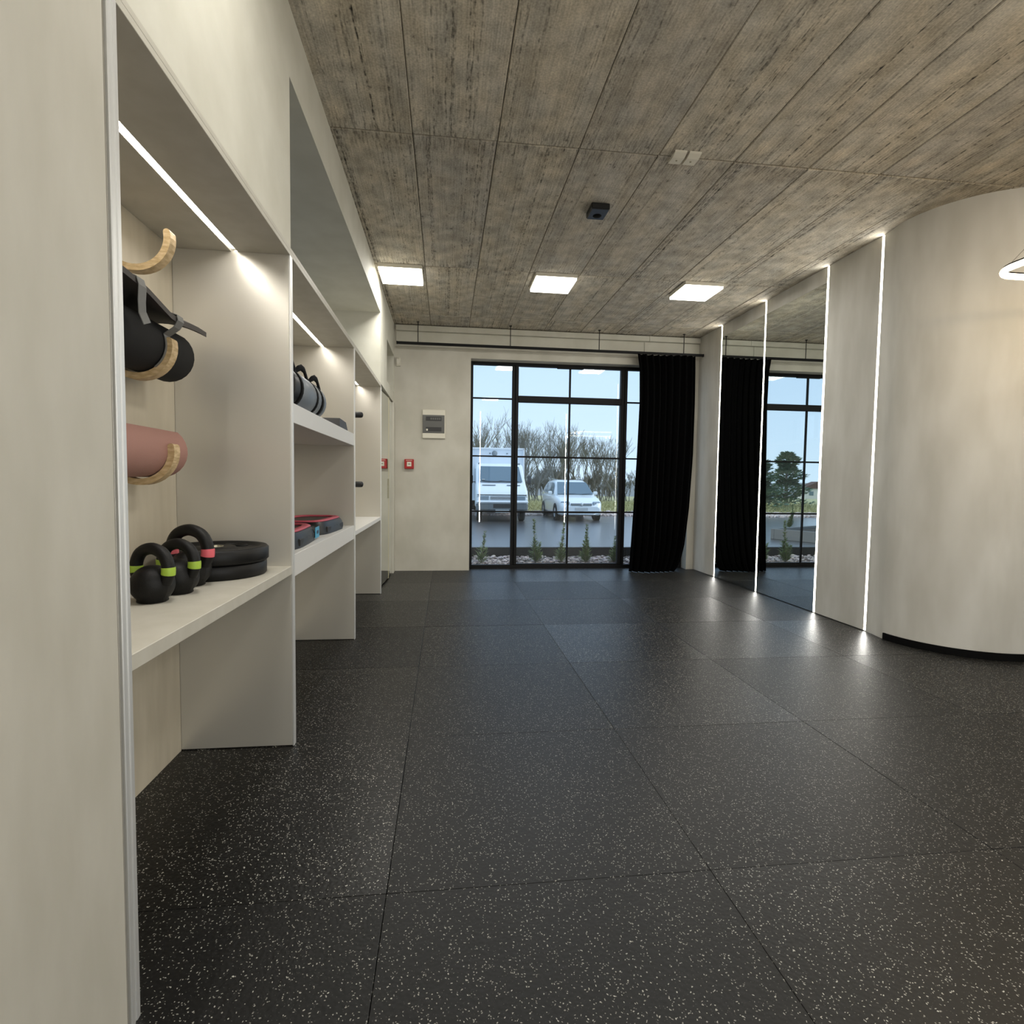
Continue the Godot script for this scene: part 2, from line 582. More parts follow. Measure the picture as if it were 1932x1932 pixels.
# ------------------------------------------------------------------ shell
func build_shell() -> void:
	# end wall with the window opening, and stepped cornice under the ceiling
	var w := structure("wall_back")
	var st := begin()
	span(st, Vector3(-2.2, -0.4, -7.92), Vector3(0.325, CEIL + 0.1, ZB))
	span(st, Vector3(3.40, -0.4, -7.92), Vector3(3.9, CEIL + 0.1, ZB))
	span(st, Vector3(0.325, 2.838, -7.92), Vector3(3.40, CEIL + 0.1, ZB))
	span(st, Vector3(0.325, -0.4, -7.92), Vector3(3.40, -0.012, ZB))
	part("wall_face", st, M.plaster, w)
	# cornice: two courses of boards, in lengths that can be told apart
	for row in [[3.155, 3.224, 0.050, [-0.655, 2.76, 3.5]], [2.985, 3.148, 0.016, [-0.655, 2.70, 3.5]]]:
		for k in row[3].size() - 1:
			boxpart("cornice_board", Vector3(row[3][k] + 0.002, row[0], ZB - 0.005), Vector3(row[3][k + 1] - 0.002, row[1], ZB + row[2]), M.white_paint, w, 0.004)
	boxpart("drip_moulding", Vector3(-0.655, 2.935, ZB - 0.005), Vector3(3.5, 2.955, ZB + 0.012), M.plaster, w, 0.004)
	# left wall above the joinery, with the long niche and the small niche; outer wall behind
	var l := structure("wall_left")
	st = begin()
	span(st, Vector3(-1.6, 2.215, -2.575), Vector3(XL, CEIL + 0.1, 1.0))           # solid part over the near bay
	span(st, Vector3(-1.6, 2.933, -5.94), Vector3(XL, CEIL + 0.1, -2.575))         # lintel over the long niche
	span(st, Vector3(-1.6, 2.215, -6.575), Vector3(XL, CEIL + 0.1, -5.94))         # pier
	span(st, Vector3(-1.6, 2.822, -7.43), Vector3(XL, CEIL + 0.1, -6.575))
	span(st, Vector3(-1.6, 2.215, -7.43), Vector3(XL, 2.35, -6.575))
	span(st, Vector3(-1.6, 2.215, ZB), Vector3(XL, CEIL + 0.1, -7.43))
	span(st, Vector3(-1.6, 2.215, ZB), Vector3(-1.30, CEIL + 0.1, -5.86))           # outer wall round the high window at the back of the niche
	span(st, Vector3(-1.6, 2.215, -2.66), Vector3(-1.30, CEIL + 0.1, 1.0))
	span(st, Vector3(-1.6, 2.88, -5.86), Vector3(-1.30, CEIL + 0.1, -2.66))
	span(st, Vector3(-1.6, 2.215, -5.86), Vector3(-1.30, 2.26, -2.66))
	part("wall_face", st, M.white_paint, l)
	st = begin()
	span(st, Vector3(-1.6, -0.1, ZB), Vector3(XB - 0.02, 2.215, 1.0))
	part("wall_core", st, M.plaster, l)
	# right: straight wall, curved end, cross wall, far side walls
	var r := structure("wall_right")
	st = begin()
	span(st, Vector3(XR + 0.02, -0.1, ZB - 0.2), Vector3(XR + 0.3, CEIL + 0.1, -4.0))
	part("wall_core", st, M.plaster, r)
	st = begin()
	var pts := []
	var c := Vector3(4.10, 0, -4.0)
	for i in 33:
		var a := PI - (PI / 2) * i / 32.0
		pts.append(c + Vector3(cos(a), 0, sin(a)) * 0.63)
	pts.insert(0, Vector3(3.488, 0, -4.10))
	pts.insert(0, Vector3(3.4995, 0, -4.194))
	pts.append(Vector3(7.4, 0, -3.37))
	for i in pts.size() - 1:
		var o: Vector3 = (pts[i + 1] - pts[i]).cross(Vector3.UP)
		if o.dot(Vector3(-1, 0, 1)) < 0: o = -o
		poly(st, [pts[i], pts[i + 1], pts[i + 1] + Vector3.UP * (CEIL + 0.05), pts[i] + Vector3.UP * (CEIL + 0.05)], o, 1)
	var back := []
	for p in pts: back.append(p + Vector3(0.25, 0, -0.25) if p != pts[0] else Vector3(3.75, 0, -4.194))
	for i in pts.size() - 1:
		poly(st, [back[i], back[i + 1], back[i + 1] + Vector3.UP * (CEIL + 0.05), back[i] + Vector3.UP * (CEIL + 0.05)], Vector3(1, 0, -1), 2)
	part("curved_wall", st, M.micro_cement, r)
	# black plinth that starts on the curve
	var bb := structure("baseboard_right")
	st = begin()
	for i in pts.size() - 1:
		if i < 3: continue
		var n0: Vector3 = (pts[i] - c); n0 = n0.normalized() if i < 35 else Vector3(0, 0, 1)
		var n1: Vector3 = (pts[i + 1] - c); n1 = n1.normalized() if i + 1 < 35 else Vector3(0, 0, 1)
		var a: Vector3 = pts[i] + n0 * 0.012
		var b: Vector3 = pts[i + 1] + n1 * 0.012
		var up := Vector3.UP * 0.052
		poly(st, [a, b, b + up, a + up], n0, 1)
		poly(st, [a + up, b + up, pts[i + 1] + up, pts[i] + up], Vector3.UP, -1)
		if i == 3: poly(st, [a, pts[i], pts[i] + up, a + up], Vector3(0, 0, -1))
	part("plinth", st, M.black_trim, bb)
	st = begin()
	span(st, Vector3(7.0, -0.1, -3.6), Vector3(7.3, CEIL + 0.1, 1.3))
	tag(part("wall_side", st, M.micro_cement, self), "", "", "", "structure")
	st = begin()
	span(st, Vector3(-1.9, -0.1, 1.0), Vector3(1.25, CEIL + 0.1, 1.3))             # round the glazed entrance behind the camera
	span(st, Vector3(3.30, -0.1, 1.0), Vector3(7.3, CEIL + 0.1, 1.3))
	span(st, Vector3(1.25, 2.5, 1.0), Vector3(3.30, CEIL + 0.1, 1.3))
	span(st, Vector3(1.25, -0.1, 1.0), Vector3(3.30, -0.012, 1.3))
	tag(part("wall_front", st, M.plaster, self), "", "", "", "structure")

func build_floor() -> void:
	var f := structure("floor")
	boxpart("sub_floor", Vector3(-1.9, -0.15, -7.7), Vector3(7.3, -0.013, 1.2), M.sub_floor, f)
	var shape := begin()
	box(shape, Vector3(0, -0.006, 0), Vector3(0.9988, 0.012, 0.9988), 0.0012)
	var sm := mesh_of(shape)
	var r := RandomNumberGenerator.new(); r.seed = 4
	for i in range(-1, 8):
		for j in range(-9, 4):
			var x0 := -0.164 + i
			var z0 := -3.593 + j      # near edge of the tile is z0 + 1
			var k := r.randi() % 9
			if z0 < ZB - 0.2 or x0 < -0.7 or x0 + 1 > 7.0 or (i == -1) or z0 < ZB:
				# cut tiles along the walls
				var a := Vector3(maxf(x0 + 0.0006, -1.17), -0.012, maxf(z0 + 0.0006, -7.70))
				var e := Vector3(minf(x0 + 0.9994, 7.0), 0.0, z0 + 0.9994)
				if i == -1 and x0 < -1.1: a.x = x0 + 0.0006
				if a.z < e.z - 0.05:
					boxpart("tile", a, e, M["rubber_%d" % k], f, 0.0012)
				continue
			put("tile", sm, M["rubber_%d" % k], f, Vector3(x0 + 0.5 + r.randf_range(-0.0006, 0.0006), r.randf_range(-0.0008, 0.0), z0 + 0.5))

func build_ceiling() -> void:
	var c := structure("ceiling")
	boxpart("slab", Vector3(-2.1, CEIL + 0.012, -7.9), Vector3(7.3, CEIL + 0.25, 1.3), M.concrete_joint, c)
	var rows := [-7.50, -7.0, -5.44, -3.42, -1.40, 0.62, 1.0]
	var r := RandomNumberGenerator.new(); r.seed = 9
	for j in rows.size() - 1:
		for i in range(-1, 15):
			var x0 := -0.207 + 0.5 * i
			var drop := r.randf_range(0.0, 0.004)
			var k := r.randi() % 8
			var g := r.randf_range(0.0006, 0.0030)
			var st := begin()
			span(st, Vector3(maxf(x0, -0.74) + g, CEIL - drop, rows[j] + 0.006), Vector3(x0 + 0.5 - g, CEIL + 0.02, rows[j + 1] - 0.006), 0.005)
			part("panel", st, M["concrete_%d" % k], c)

# ------------------------------------------------------------------ window
func build_window() -> void:
	var w := structure("window_1")
	var zf := ZG
	var f: Material = M.black_metal
	var fr := func(x0, x1, y0, y1, d0 := -0.035, d1 := 0.035):
		boxpart("frame_bar", Vector3(x0, y0, zf + d0), Vector3(x1, y1, zf + d1), f, w, 0.004)
	# outer frame
	fr.call(0.328, 0.366, 0.0, 2.838)
	fr.call(3.345, 3.40, 0.0, 2.838)
	fr.call(0.366, 3.345, 2.798, 2.838)
	fr.call(0.366, 3.345, -0.012, 0.048)
	# posts, each of two profiles with a slot between
	fr.call(0.905, 0.944, 0.048, 2.798, -0.04, 0.03)
	fr.call(0.948, 0.990, 0.048, 2.798, -0.04, 0.04)
	fr.call(2.444, 2.494, 0.048, 2.798, -0.04, 0.04)
	fr.call(2.499, 2.540, 0.048, 2.798, -0.04, 0.03)
	# transom over the door leaf
	fr.call(0.990, 2.444, 2.305, 2.392, -0.03, 0.045)
	fr.call(0.990, 2.444, 0.048, 0.062, -0.03, 0.03)
	# glazing bars
	var bar := func(x0, x1, y0, y1):
		boxpart("glazing_bar", Vector3(x0, y0, zf - 0.016), Vector3(x1, y1, zf + 0.016), f, w, 0.003)
	for y in [0.794, 1.557, 2.348]:
		bar.call(0.366, 0.905, y - 0.010, y + 0.010)
		bar.call(2.540, 3.345, y - 0.010, y + 0.010)
	for y in [0.790, 1.557]:
		bar.call(0.990, 1.704, y - 0.012, y + 0.012)
		bar.call(1.728, 2.444, y - 0.012, y + 0.012)
	bar.call(1.704, 1.728, 0.062, 2.305)
	bar.call(1.704, 1.728, 2.392, 2.798)
	# door closer block in the head
	boxpart("closer_block", Vector3(1.53, 2.782, zf - 0.01), Vector3(1.90, 2.80, zf + 0.045), f, w, 0.004)
	# panes
	var pane := func(x0, x1, y0, y1):
		var st := begin()
		poly(st, [Vector3(x0, y0, zf), Vector3(x1, y0, zf), Vector3(x1, y1, zf), Vector3(x0, y1, zf)], Vector3(0, 0, 1))
		part("pane", st, M.window_glass, w)
	for y in [[0.048, 0.784], [0.804, 1.547], [1.567, 2.338], [2.358, 2.798]]:
		pane.call(0.366, 0.905, y[0], y[1])
		pane.call(2.540, 3.345, y[0], y[1])
	for y in [[0.062, 0.778], [0.802, 1.545], [1.569, 2.305], [2.392, 2.798]]:
		pane.call(0.990, 1.704, y[0], y[1])
		pane.call(1.728, 2.444, y[0], y[1])

	# glazed entrance in the rear wall
	var ent := structure("window_3")
	for k in 2:
		var x0 := 1.25 + 1.025 * k
		for b in [[0.0, 0.07, x0, x0 + 1.025], [2.43, 2.50, x0, x0 + 1.025], [0.07, 2.43, x0, x0 + 0.06], [0.07, 2.43, x0 + 0.965, x0 + 1.025]]:
			boxpart("frame_bar", Vector3(b[2], b[0], 1.10), Vector3(b[3], b[1], 1.16), f, ent, 0.003)
		var st := begin()
		poly(st, [Vector3(x0 + 0.06, 0.07, 1.13), Vector3(x0 + 0.965, 0.07, 1.13), Vector3(x0 + 0.965, 2.43, 1.13), Vector3(x0 + 0.06, 2.43, 1.13)], Vector3(0, 0, -1))
		part("pane", st, M.window_glass, ent)
	# high window at the back of the long niche
	var hi := structure("window_2")
	for k in 4:
		var z0 := -5.86 + 0.8 * k
		for b in [[2.26, 2.30, z0, z0 + 0.8], [2.84, 2.88, z0, z0 + 0.8], [2.30, 2.84, z0, z0 + 0.04], [2.30, 2.84, z0 + 0.76, z0 + 0.8]]:
			boxpart("frame_bar", Vector3(-1.47, b[0], b[2]), Vector3(-1.41, b[1], b[3]), f, hi, 0.003)
		var st := begin()
		poly(st, [Vector3(-1.44, 2.30, z0 + 0.04), Vector3(-1.44, 2.30, z0 + 0.76), Vector3(-1.44, 2.84, z0 + 0.76), Vector3(-1.44, 2.84, z0 + 0.04)], Vector3(1, 0, 0))
		part("pane", st, M.window_glass, hi)

# ------------------------------------------------------------------ shelving wall
func build_joinery() -> void:
	var t := thing("shelving_unit", "built-in beige shelving wall with satin metal dividers and lit bays", "shelving", Vector3(0, 0, 0))
	var divs := [-1.258, -2.571, -4.271, -5.976]
	for z in divs:
		var d := boxpart("divider", Vector3(XB, 0.004, z - 0.016), Vector3(XL - 0.004, 2.178, z + 0.016), M.satin_metal, t, 0.001)
		var e := begin()
		span(e, Vector3(XL - 0.004, 0.0, z - 0.017), Vector3(XL + 0.004, 2.178, z - 0.002), 0.002)
		span(e, Vector3(XL - 0.004, 0.0, z + 0.002), Vector3(XL + 0.004, 2.178, z + 0.017), 0.002)
		span(e, Vector3(XL - 0.004, 0.0, z - 0.002), Vector3(XL + 0.0015, 2.178, z + 0.002))
		var ep := part("edge_trim", e, M.aluminium, d)
		ep.set_meta("label", "brushed aluminium edge profile")
	# header board over the bays
	for hb in [[XB, -0.917], [-0.891, XL + 0.002]]:
		boxpart("header_board", Vector3(hb[0], 2.178, -5.995), Vector3(hb[1], 2.196, -1.235), M.laminate, t, 0.001)
	boxpart("header_board", Vector3(XB, 2.196, -5.995), Vector3(XL + 0.002, 2.213, -1.235), M.laminate, t, 0.001)
	# back boards
	for k in 3:
		var z0: float = divs[k] - 0.016
		var z1: float = divs[k + 1] + 0.016
		var n := 3
		for i in n:
			boxpart("back_board", Vector3(XB - 0.02, 0.0, lerpf(z0, z1, float(i) / n) - 0.0006), Vector3(XB, 2.178, lerpf(z0, z1, float(i + 1) / n) + 0.0006), M.back_laminate, t)
	# shelves
	boxpart("shelf", Vector3(XB, 0.784, divs[1] + 0.016), Vector3(XL - 0.002, 0.822, divs[0] - 0.016), M.laminate, t, 0.0015)
	boxpart("shelf", Vector3(XB, 1.462, divs[2] + 0.016), Vector3(XL - 0.002, 1.55, divs[1] - 0.016), M.white_laminate, t, 0.0015)
	boxpart("shelf", Vector3(XB, 0.766, divs[2] + 0.016), Vector3(XL - 0.002, 0.868, divs[1] - 0.016), M.white_laminate, t, 0.0015)
	boxpart("shelf", Vector3(XB, 0.784, divs[3] + 0.016), Vector3(XL - 0.002, 0.820, divs[2] - 0.016), M.white_laminate, t, 0.0015)
	# light strips let into the header
	for k in 3:
		var z0: float = divs[k] - 0.018
		var z1: float = divs[k + 1] + 0.018
		var sp := boxpart("light_strip", Vector3(-0.914, 2.188, z1), Vector3(-0.894, 2.196, z0), M.shelf_glow, t, 0.001)
		sp.set_meta("label", "white LED strip under the header")
		area("shelf_light", Vector3(-0.904, 2.187, (z0 + z1) * 0.5), Vector3(-PI / 2, 0, 0), Vector2(0.02, absf(z1 - z0) - 0.20), 0.27, Color(1.0, 0.98, 0.95))
	# flush tall cupboard next to the first bay
	var c := thing("tall_cupboard", "tall flush beige cupboard beside the kettlebell bay", "cupboard", Vector3(0, 0, 0))
	boxpart("body", Vector3(XB, 0.0, -1.236), Vector3(XL - 0.022, 2.21, 0.99), M.laminate, c)
	boxpart("door", Vector3(XL - 0.022, 0.004, -1.232), Vector3(XL, 2.176, -0.42), M.laminate, c, 0.0015)
	boxpart("door", Vector3(XL - 0.022, 0.004, -0.416), Vector3(XL, 2.176, 0.40), M.laminate, c, 0.0015)
	boxpart("door", Vector3(XL - 0.022, 0.004, 0.404), Vector3(XL, 2.176, 0.99), M.laminate, c, 0.0015)
	boxpart("cornice_strip", Vector3(XL - 0.022, 2.179, -1.232), Vector3(XL, 2.213, 0.99), M.laminate, c, 0.0015)
	# mirrored cupboard at the far end
	var m := thing("mirrored_cupboard", "tall cupboard with two mirrored doors beside the end wall", "cupboard", Vector3(0, 0, 0))
	boxpart("body", Vector3(XB, 0.0, ZB + 0.002), Vector3(XL - 0.085, 2.21, -5.996), M.laminate, m)
	for k in 2:
		var w: float = [0.842, 0.42][k]
		var dr := boxpart("door", Vector3(-0.018, 0.022, -w), Vector3(-0.0015, 2.196, 0.0), M.mirror_edge, m, 0.001)
		dr.position = [Vector3(-0.728, 0, -6.0), Vector3(-0.688, 0, -6.855)][k]
		dr.rotation.y = [-0.052, 0.0][k]
		boxpart("mirror_pane", Vector3(-0.0015, 0.026, -w + 0.004), Vector3(0.0, 2.192, -0.004), M.mirror, dr)
		var zz: float = [-w + 0.036, -0.036][k]
		var h := begin()
		span(h, Vector3(0.0, 0.99, zz - 0.030), Vector3(0.004, 1.225, zz - 0.026))
		span(h, Vector3(0.0, 0.99, zz + 0.026), Vector3(0.004, 1.225, zz + 0.030))
		span(h, Vector3(0.0, 1.221, zz - 0.026), Vector3(0.004, 1.225, zz + 0.026))
		span(h, Vector3(0.0, 0.99, zz - 0.026), Vector3(0.004, 0.994, zz + 0.026))
		var hp := part("handle", h, M.satin_steel, dr)
		hp.set_meta("label", "slim rectangular handle frame")
	boxpart("edge_strip", Vector3(XL - 0.028, 0.012, -6.853), Vector3(XL - 0.004, 2.198, -6.845), M.mirror_edge, m, 0.001)
	boxpart("filler_post", Vector3(XL - 0.080, 0.0, ZB + 0.003), Vector3(XL + 0.016, 2.205, -7.285), M.laminate, m, 0.002)

# ------------------------------------------------------------------ mirror wall
func build_mirror_wall() -> void:
	var strips := [-6.843, -5.8585, -4.8557, -4.208]
	var hw := 0.012
	# cladding panels
	var w := structure("trim_1")
	boxpart("wall_panel", Vector3(XR, 0.004, ZB), Vector3(XR + 0.025, CEIL, strips[0] - hw), M.micro_cement, w, 0.0015)
	boxpart("wall_panel", Vector3(XR, 0.004, strips[2] + hw), Vector3(XR + 0.025, CEIL, strips[3] - hw), M.micro_cement, w, 0.0015)
	for k in 2:
		boxpart("head_panel", Vector3(XR, 3.092, strips[k] + hw), Vector3(XR + 0.025, CEIL, strips[k + 1] - hw), M.micro_cement, w, 0.0015)
	# mirrors
	for k in 2:
		var t := thing("wall_mirror", ["tall wall mirror between the two light strips closest to the black curtain", "tall wall mirror bordering the plain beige panel, window seen in it"][k], "mirror", Vector3(XR, 0, (strips[k] + strips[k + 1]) * 0.5), 0, "mirrors of the mirror wall")
		var hz: float = absf(strips[k + 1] - strips[k]) * 0.5 - hw - 0.001
		boxpart("backing", Vector3(0.003, 0.006, -hz), Vector3(0.022, 3.09, hz), M.black_trim, t)
		boxpart("glass", Vector3(0.0, 0.006, -hz), Vector3(0.003, 3.09, hz), M.mirror, t)
	# vertical light strips
	var lab := ["vertical white LED strip between curtain-side wall panel and mirror", "vertical white LED strip between the two mirrors", "vertical white LED strip between mirror and plain beige panel", "vertical white LED strip beside the curved wall"]
	for k in 4:
		var t := thing("wall_light_strip", lab[k], "light strip", Vector3(XR, 0, strips[k]), 0, "vertical light strips of the mirror wall")
		boxpart("profile", Vector3(0.004, 0.004, -hw + 0.0005), Vector3(0.024, CEIL - 0.002, hw - 0.0005), M.aluminium, t)
		boxpart("diffuser", Vector3(-0.001, 0.006, -hw + 0.002), Vector3(0.004, CEIL - 0.004, hw - 0.002), M.strip_glow, t, 0.001)
		area("strip_light", Vector3(XR - 0.004, CEIL * 0.5, strips[k]), Vector3(0, PI / 2, 0), Vector2(0.02, CEIL - 0.02), 0.70, Color(1.0, 0.99, 0.965))

	# two more on the wall behind the camera, mirrored in the window panes
	for k in 2:
		var x: float = [1.0, 3.56][k]
		var t := thing("wall_light_strip", ["vertical white LED strip on the rear wall, shelving side", "vertical white LED strip on the rear wall, mirror side"][k], "light strip", Vector3(x, 0, 1.0), 0, "vertical light strips of the rear wall")
		boxpart("profile", Vector3(-0.014, 0.004, -0.004), Vector3(0.014, CEIL - 0.006, -0.0005), M.aluminium, t)
		boxpart("diffuser", Vector3(-0.011, 0.006, -0.009), Vector3(0.011, CEIL - 0.008, -0.004), M.strip_glow, t, 0.001)
		area("strip_light", Vector3(x, CEIL * 0.5, 0.986), Vector3(0, 0, 0), Vector2(0.02, CEIL - 0.02), 3.2, Color(1.0, 0.99, 0.965))

# ------------------------------------------------------------------ lamps
func build_lamps() -> void:
	var where := {"shelving wall": Vector2(-0.44, -5.62), "middle": Vector2(1.06, -5.62), "mirror wall": Vector2(2.57, -5.62)}
	var first: Node3D = null
	var spots := []
	for zz in [-5.62, -1.90]:
		for xx in [-0.44, 1.06, 2.57]:
			spots.append(Vector2(xx, zz if xx > 0 or zz < -5.0 else -1.42))
	spots.append(Vector2(5.0, -1.2))
	for s in spots:
		var label := "square ceiling panel light over the pendant's side of the room"
		var grp := "ceiling panel lights over the floor"
		if s.x < 0: label = "square ceiling panel light over the kettlebell bay"
		elif s.x < 2: label = "square ceiling panel light over the middle of the floor"
		elif s.x < 4: label = "square ceiling panel light over the pendant lamp"
		if s.y < -5.0:
			grp = "ceiling panel lights near the window"
			label = "square ceiling panel light beside the shelving wall" if s.x < 0 else ("square ceiling panel light in the middle of the row near the window" if s.x < 2 else "square ceiling panel light closest to the mirror wall")
		var t := thing("ceiling_panel_light", label, "ceiling light", Vector3(s.x, CEIL - 0.058, s.y), 0, grp)
		if first == null:
			first = t
			var st := begin()
			for sg in [-1.0, 1.0]:
				span(st, Vector3(-0.203, 0.022, sg * 0.203 - 0.003), Vector3(0.203, 0.056, sg * 0.203 + 0.003), 0.001)
				span(st, Vector3(sg * 0.203 - 0.003, 0.022, -0.2), Vector3(sg * 0.203 + 0.003, 0.056, 0.2), 0.001)
			span(st, Vector3(-0.2, 0.03, -0.2), Vector3(0.2, 0.056, 0.2))
			part("housing", st, M.white_plastic, t)
			boxpart("diffuser", Vector3(-0.2, 0.0, -0.2), Vector3(0.2, 0.024, 0.2), M.panel_glow, t, 0.004)
		else:
			for ch in first.get_children():
				t.add_child(ch.duplicate(), true)
		area("panel_light", Vector3(s.x, CEIL - 0.062, s.y), Vector3(-PI / 2, 0, 0), Vector2(0.38, 0.38), 1.55, Color(1.0, 0.99, 0.965))
	# rounded square pendant
	var py := 2.38
	var p := thing("pendant_light", "rounded square glowing tube pendant in front of the curved wall", "pendant lamp", Vector3(3.53, py, -2.21))
	var path := []
	var h := 0.57
	var rr := 0.13
	for q in 4:
		var a0 := q * PI / 2
		var c := Vector3(cos(a0 + PI / 4), 0, sin(a0 + PI / 4)) * (h - rr) * sqrt(2.0)
		path.append_array(arc(c, Vector3(rr, 0, 0), Vector3(0, 0, rr), a0, a0 + PI / 2, 8))
	var st := begin()
	tube(st, path, 0.016, 10, true)
	part("light_tube", st, M.pendant_glow, p)
	st = begin()
	var rim := []
	for v in path: rim.append(v + Vector3(0, 0.017, 0))
	tube(st, rim, 0.007, 6, true)
	part("top_channel", st, M.black_metal, p)
	for k in [[-1, -1], [1, -1], [1, 1], [-1, 1]]:
		st = begin()
		var foot := Vector3(k[0] * (h - 0.045), 0.02, k[1] * (h - 0.045))
		tube(st, [foot, Vector3(k[0] * 0.05, CEIL - py - 0.02, k[1] * 0.05)], 0.0012, 4)
		part("suspension_wire", st, M.black_metal, p)
	st = begin()
	lathe(st, [Vector2(0, CEIL - py - 0.035), Vector2(0.08, CEIL - py - 0.035), Vector2(0.08, CEIL - py - 0.003)], 20)
	part("canopy", st, M.white_plastic, p)
	# its light: small lamps hugging the underside of the tube
	for q in 8:
		var at: Vector3 = path[int(path.size() * (q + 0.5) / 8.0)]
		var o := OmniLight3D.new()
		o.name = numbered("pendant_lamp_light")
		add_child(o)
		o.position = Vector3(3.53, py - 0.034, -2.21) + at
		o.light_energy = 0.075
		o.light_color = Color(1.0, 0.87, 0.68)
		o.light_size = 0.016
		o.omni_range = 30.0
		o.omni_attenuation = 2.0
		o.shadow_enabled = true

# ------------------------------------------------------------------ wall and ceiling fittings
func build_fittings() -> void:
	# distribution board
	var t := thing("distribution_board", "white wall fuse box with smoked grey flap on the end wall", "fuse box", Vector3(-0.158, 1.766, ZB))
	boxpart("housing", Vector3(-0.15, 0.0, 0.0), Vector3(0.15, 0.38, 0.028), M.white_plastic, t, 0.006)
	var fl := boxpart("flap", Vector3(-0.147, 0.07, 0.026), Vector3(0.139, 0.307, 0.034), M.smoked, t, 0.003)
	for y in [[0.23, 0.285], [0.092, 0.148]]:
		boxpart("breaker_slot", Vector3(-0.105, y[0], 0.0335), Vector3(0.10, y[1], 0.0355), M.dark_slot, fl)
	for k in 5:
		boxpart("breaker", Vector3(-0.045 + k * 0.028, 0.245, 0.0350), Vector3(-0.024 + k * 0.028, 0.272, 0.0375), M.smoked, fl)
	boxpart("latch", Vector3(-0.10, 0.10, 0.0350), Vector3(-0.078, 0.125, 0.039), M.white_plastic, fl, 0.001)
	# red call point
	t = thing("alarm_switch", "red square alarm switch with a white push plate on the end wall", "switch", Vector3(-0.478, 1.36, ZB))
	boxpart("body", Vector3(-0.061, 0.0, 0.0), Vector3(0.061, 0.127, 0.045), M.red_plastic, t, 0.005)
	boxpart("push_plate", Vector3(-0.028, 0.032, 0.044), Vector3(0.030, 0.092, 0.049), M.white_plastic, t, 0.001)
	boxpart("button_mark", Vector3(-0.012, 0.058, 0.0488), Vector3(0.014, 0.066, 0.0496), M.black_plastic, t)
	boxpart("lettering_bar", Vector3(-0.04, 0.108, 0.0445), Vector3(0.04, 0.114, 0.0456), M.white_plastic, t)
	# motion sensor in the corner
	t = thing("motion_sensor", "small white motion sensor high in the corner beside the cupboard", "sensor", Vector3(-0.622, 2.70, ZB))
	var st := begin()
	loft(st, [
		[Vector3(-0.026, 0, 0), Vector3(0.026, 0, 0), Vector3(0.026, 0.0, 0.024), Vector3(-0.026, 0.0, 0.024)],
		[Vector3(-0.027, 0.04, 0), Vector3(0.027, 0.04, 0), Vector3(0.024, 0.04, 0.042), Vector3(-0.024, 0.04, 0.042)],
		[Vector3(-0.027, 0.085, 0), Vector3(0.027, 0.085, 0), Vector3(0.022, 0.085, 0.045), Vector3(-0.022, 0.085, 0.045)],
		[Vector3(-0.024, 0.108, 0), Vector3(0.024, 0.108, 0), Vector3(0.018, 0.103, 0.03), Vector3(-0.018, 0.103, 0.03)]], -1)
	part("housing", st, M.white_plastic, t)
	st = begin()
	box(st, Vector3(0, 0.03, 0.036), Vector3(0.034, 0.03, 0.008), 0.003)
	part("lens", st, M.white_plastic, t)
	# black ceiling detector
	t = thing("ceiling_detector", "black square presence detector on the concrete ceiling", "sensor", Vector3(1.105, CEIL, -4.115))
	boxpart("housing", Vector3(-0.068, -0.044, -0.085), Vector3(0.068, 0.0, 0.085), M.black_plastic, t, 0.006)
	boxpart("cover", Vector3(-0.062, -0.048, -0.078), Vector3(0.062, -0.0435, 0.078), M.smoked_blue, t, 0.001)
	st = begin()
	lathe(st, [Vector2(0, -0.056), Vector2(0.018, -0.0545), Vector2(0.030, -0.051), Vector2(0.034, -0.047)], 20, Transform3D(Basis(), Vector3(0, 0, -0.02)))
	part("lens", st, M.black_trim, t)
	# pair of bent plates at the joint
	for k in 2:
		var x0: float = [1.370, 1.462][k]
		t = thing("ceiling_bracket", ["pale bent bracket plate on the ceiling joint, beside its darker gap, shelving side", "pale bent bracket plate on the ceiling joint, mirror wall side"][k], "bracket", Vector3(x0 + 0.042, CEIL, -3.41), 0, "pair of bent ceiling plates")
		st = begin()
		var prof := [Vector3(0, -0.002, -0.06), Vector3(0, -0.020, -0.05), Vector3(0, -0.022, 0.02), Vector3(0, -0.010, 0.058), Vector3(0, -0.002, 0.066), Vector3(0, 0.0, 0.066), Vector3(0, 0.0, -0.06)]
		var sec := []
		for p in prof: sec.append(p + Vector3(-0.038, 0, 0))
		prism(st, sec, Vector3(0.076, 0, 0))
		part("plate", st, M.white_plastic, t)
		st = begin()
		lathe(st, [Vector2(0, -0.0255), Vector2(0.006, -0.0245), Vector2(0.007, -0.020)], 8, Transform3D(Basis(), Vector3(0.0, 0, -0.01)))
		part("screw", st, M.satin_steel, t)

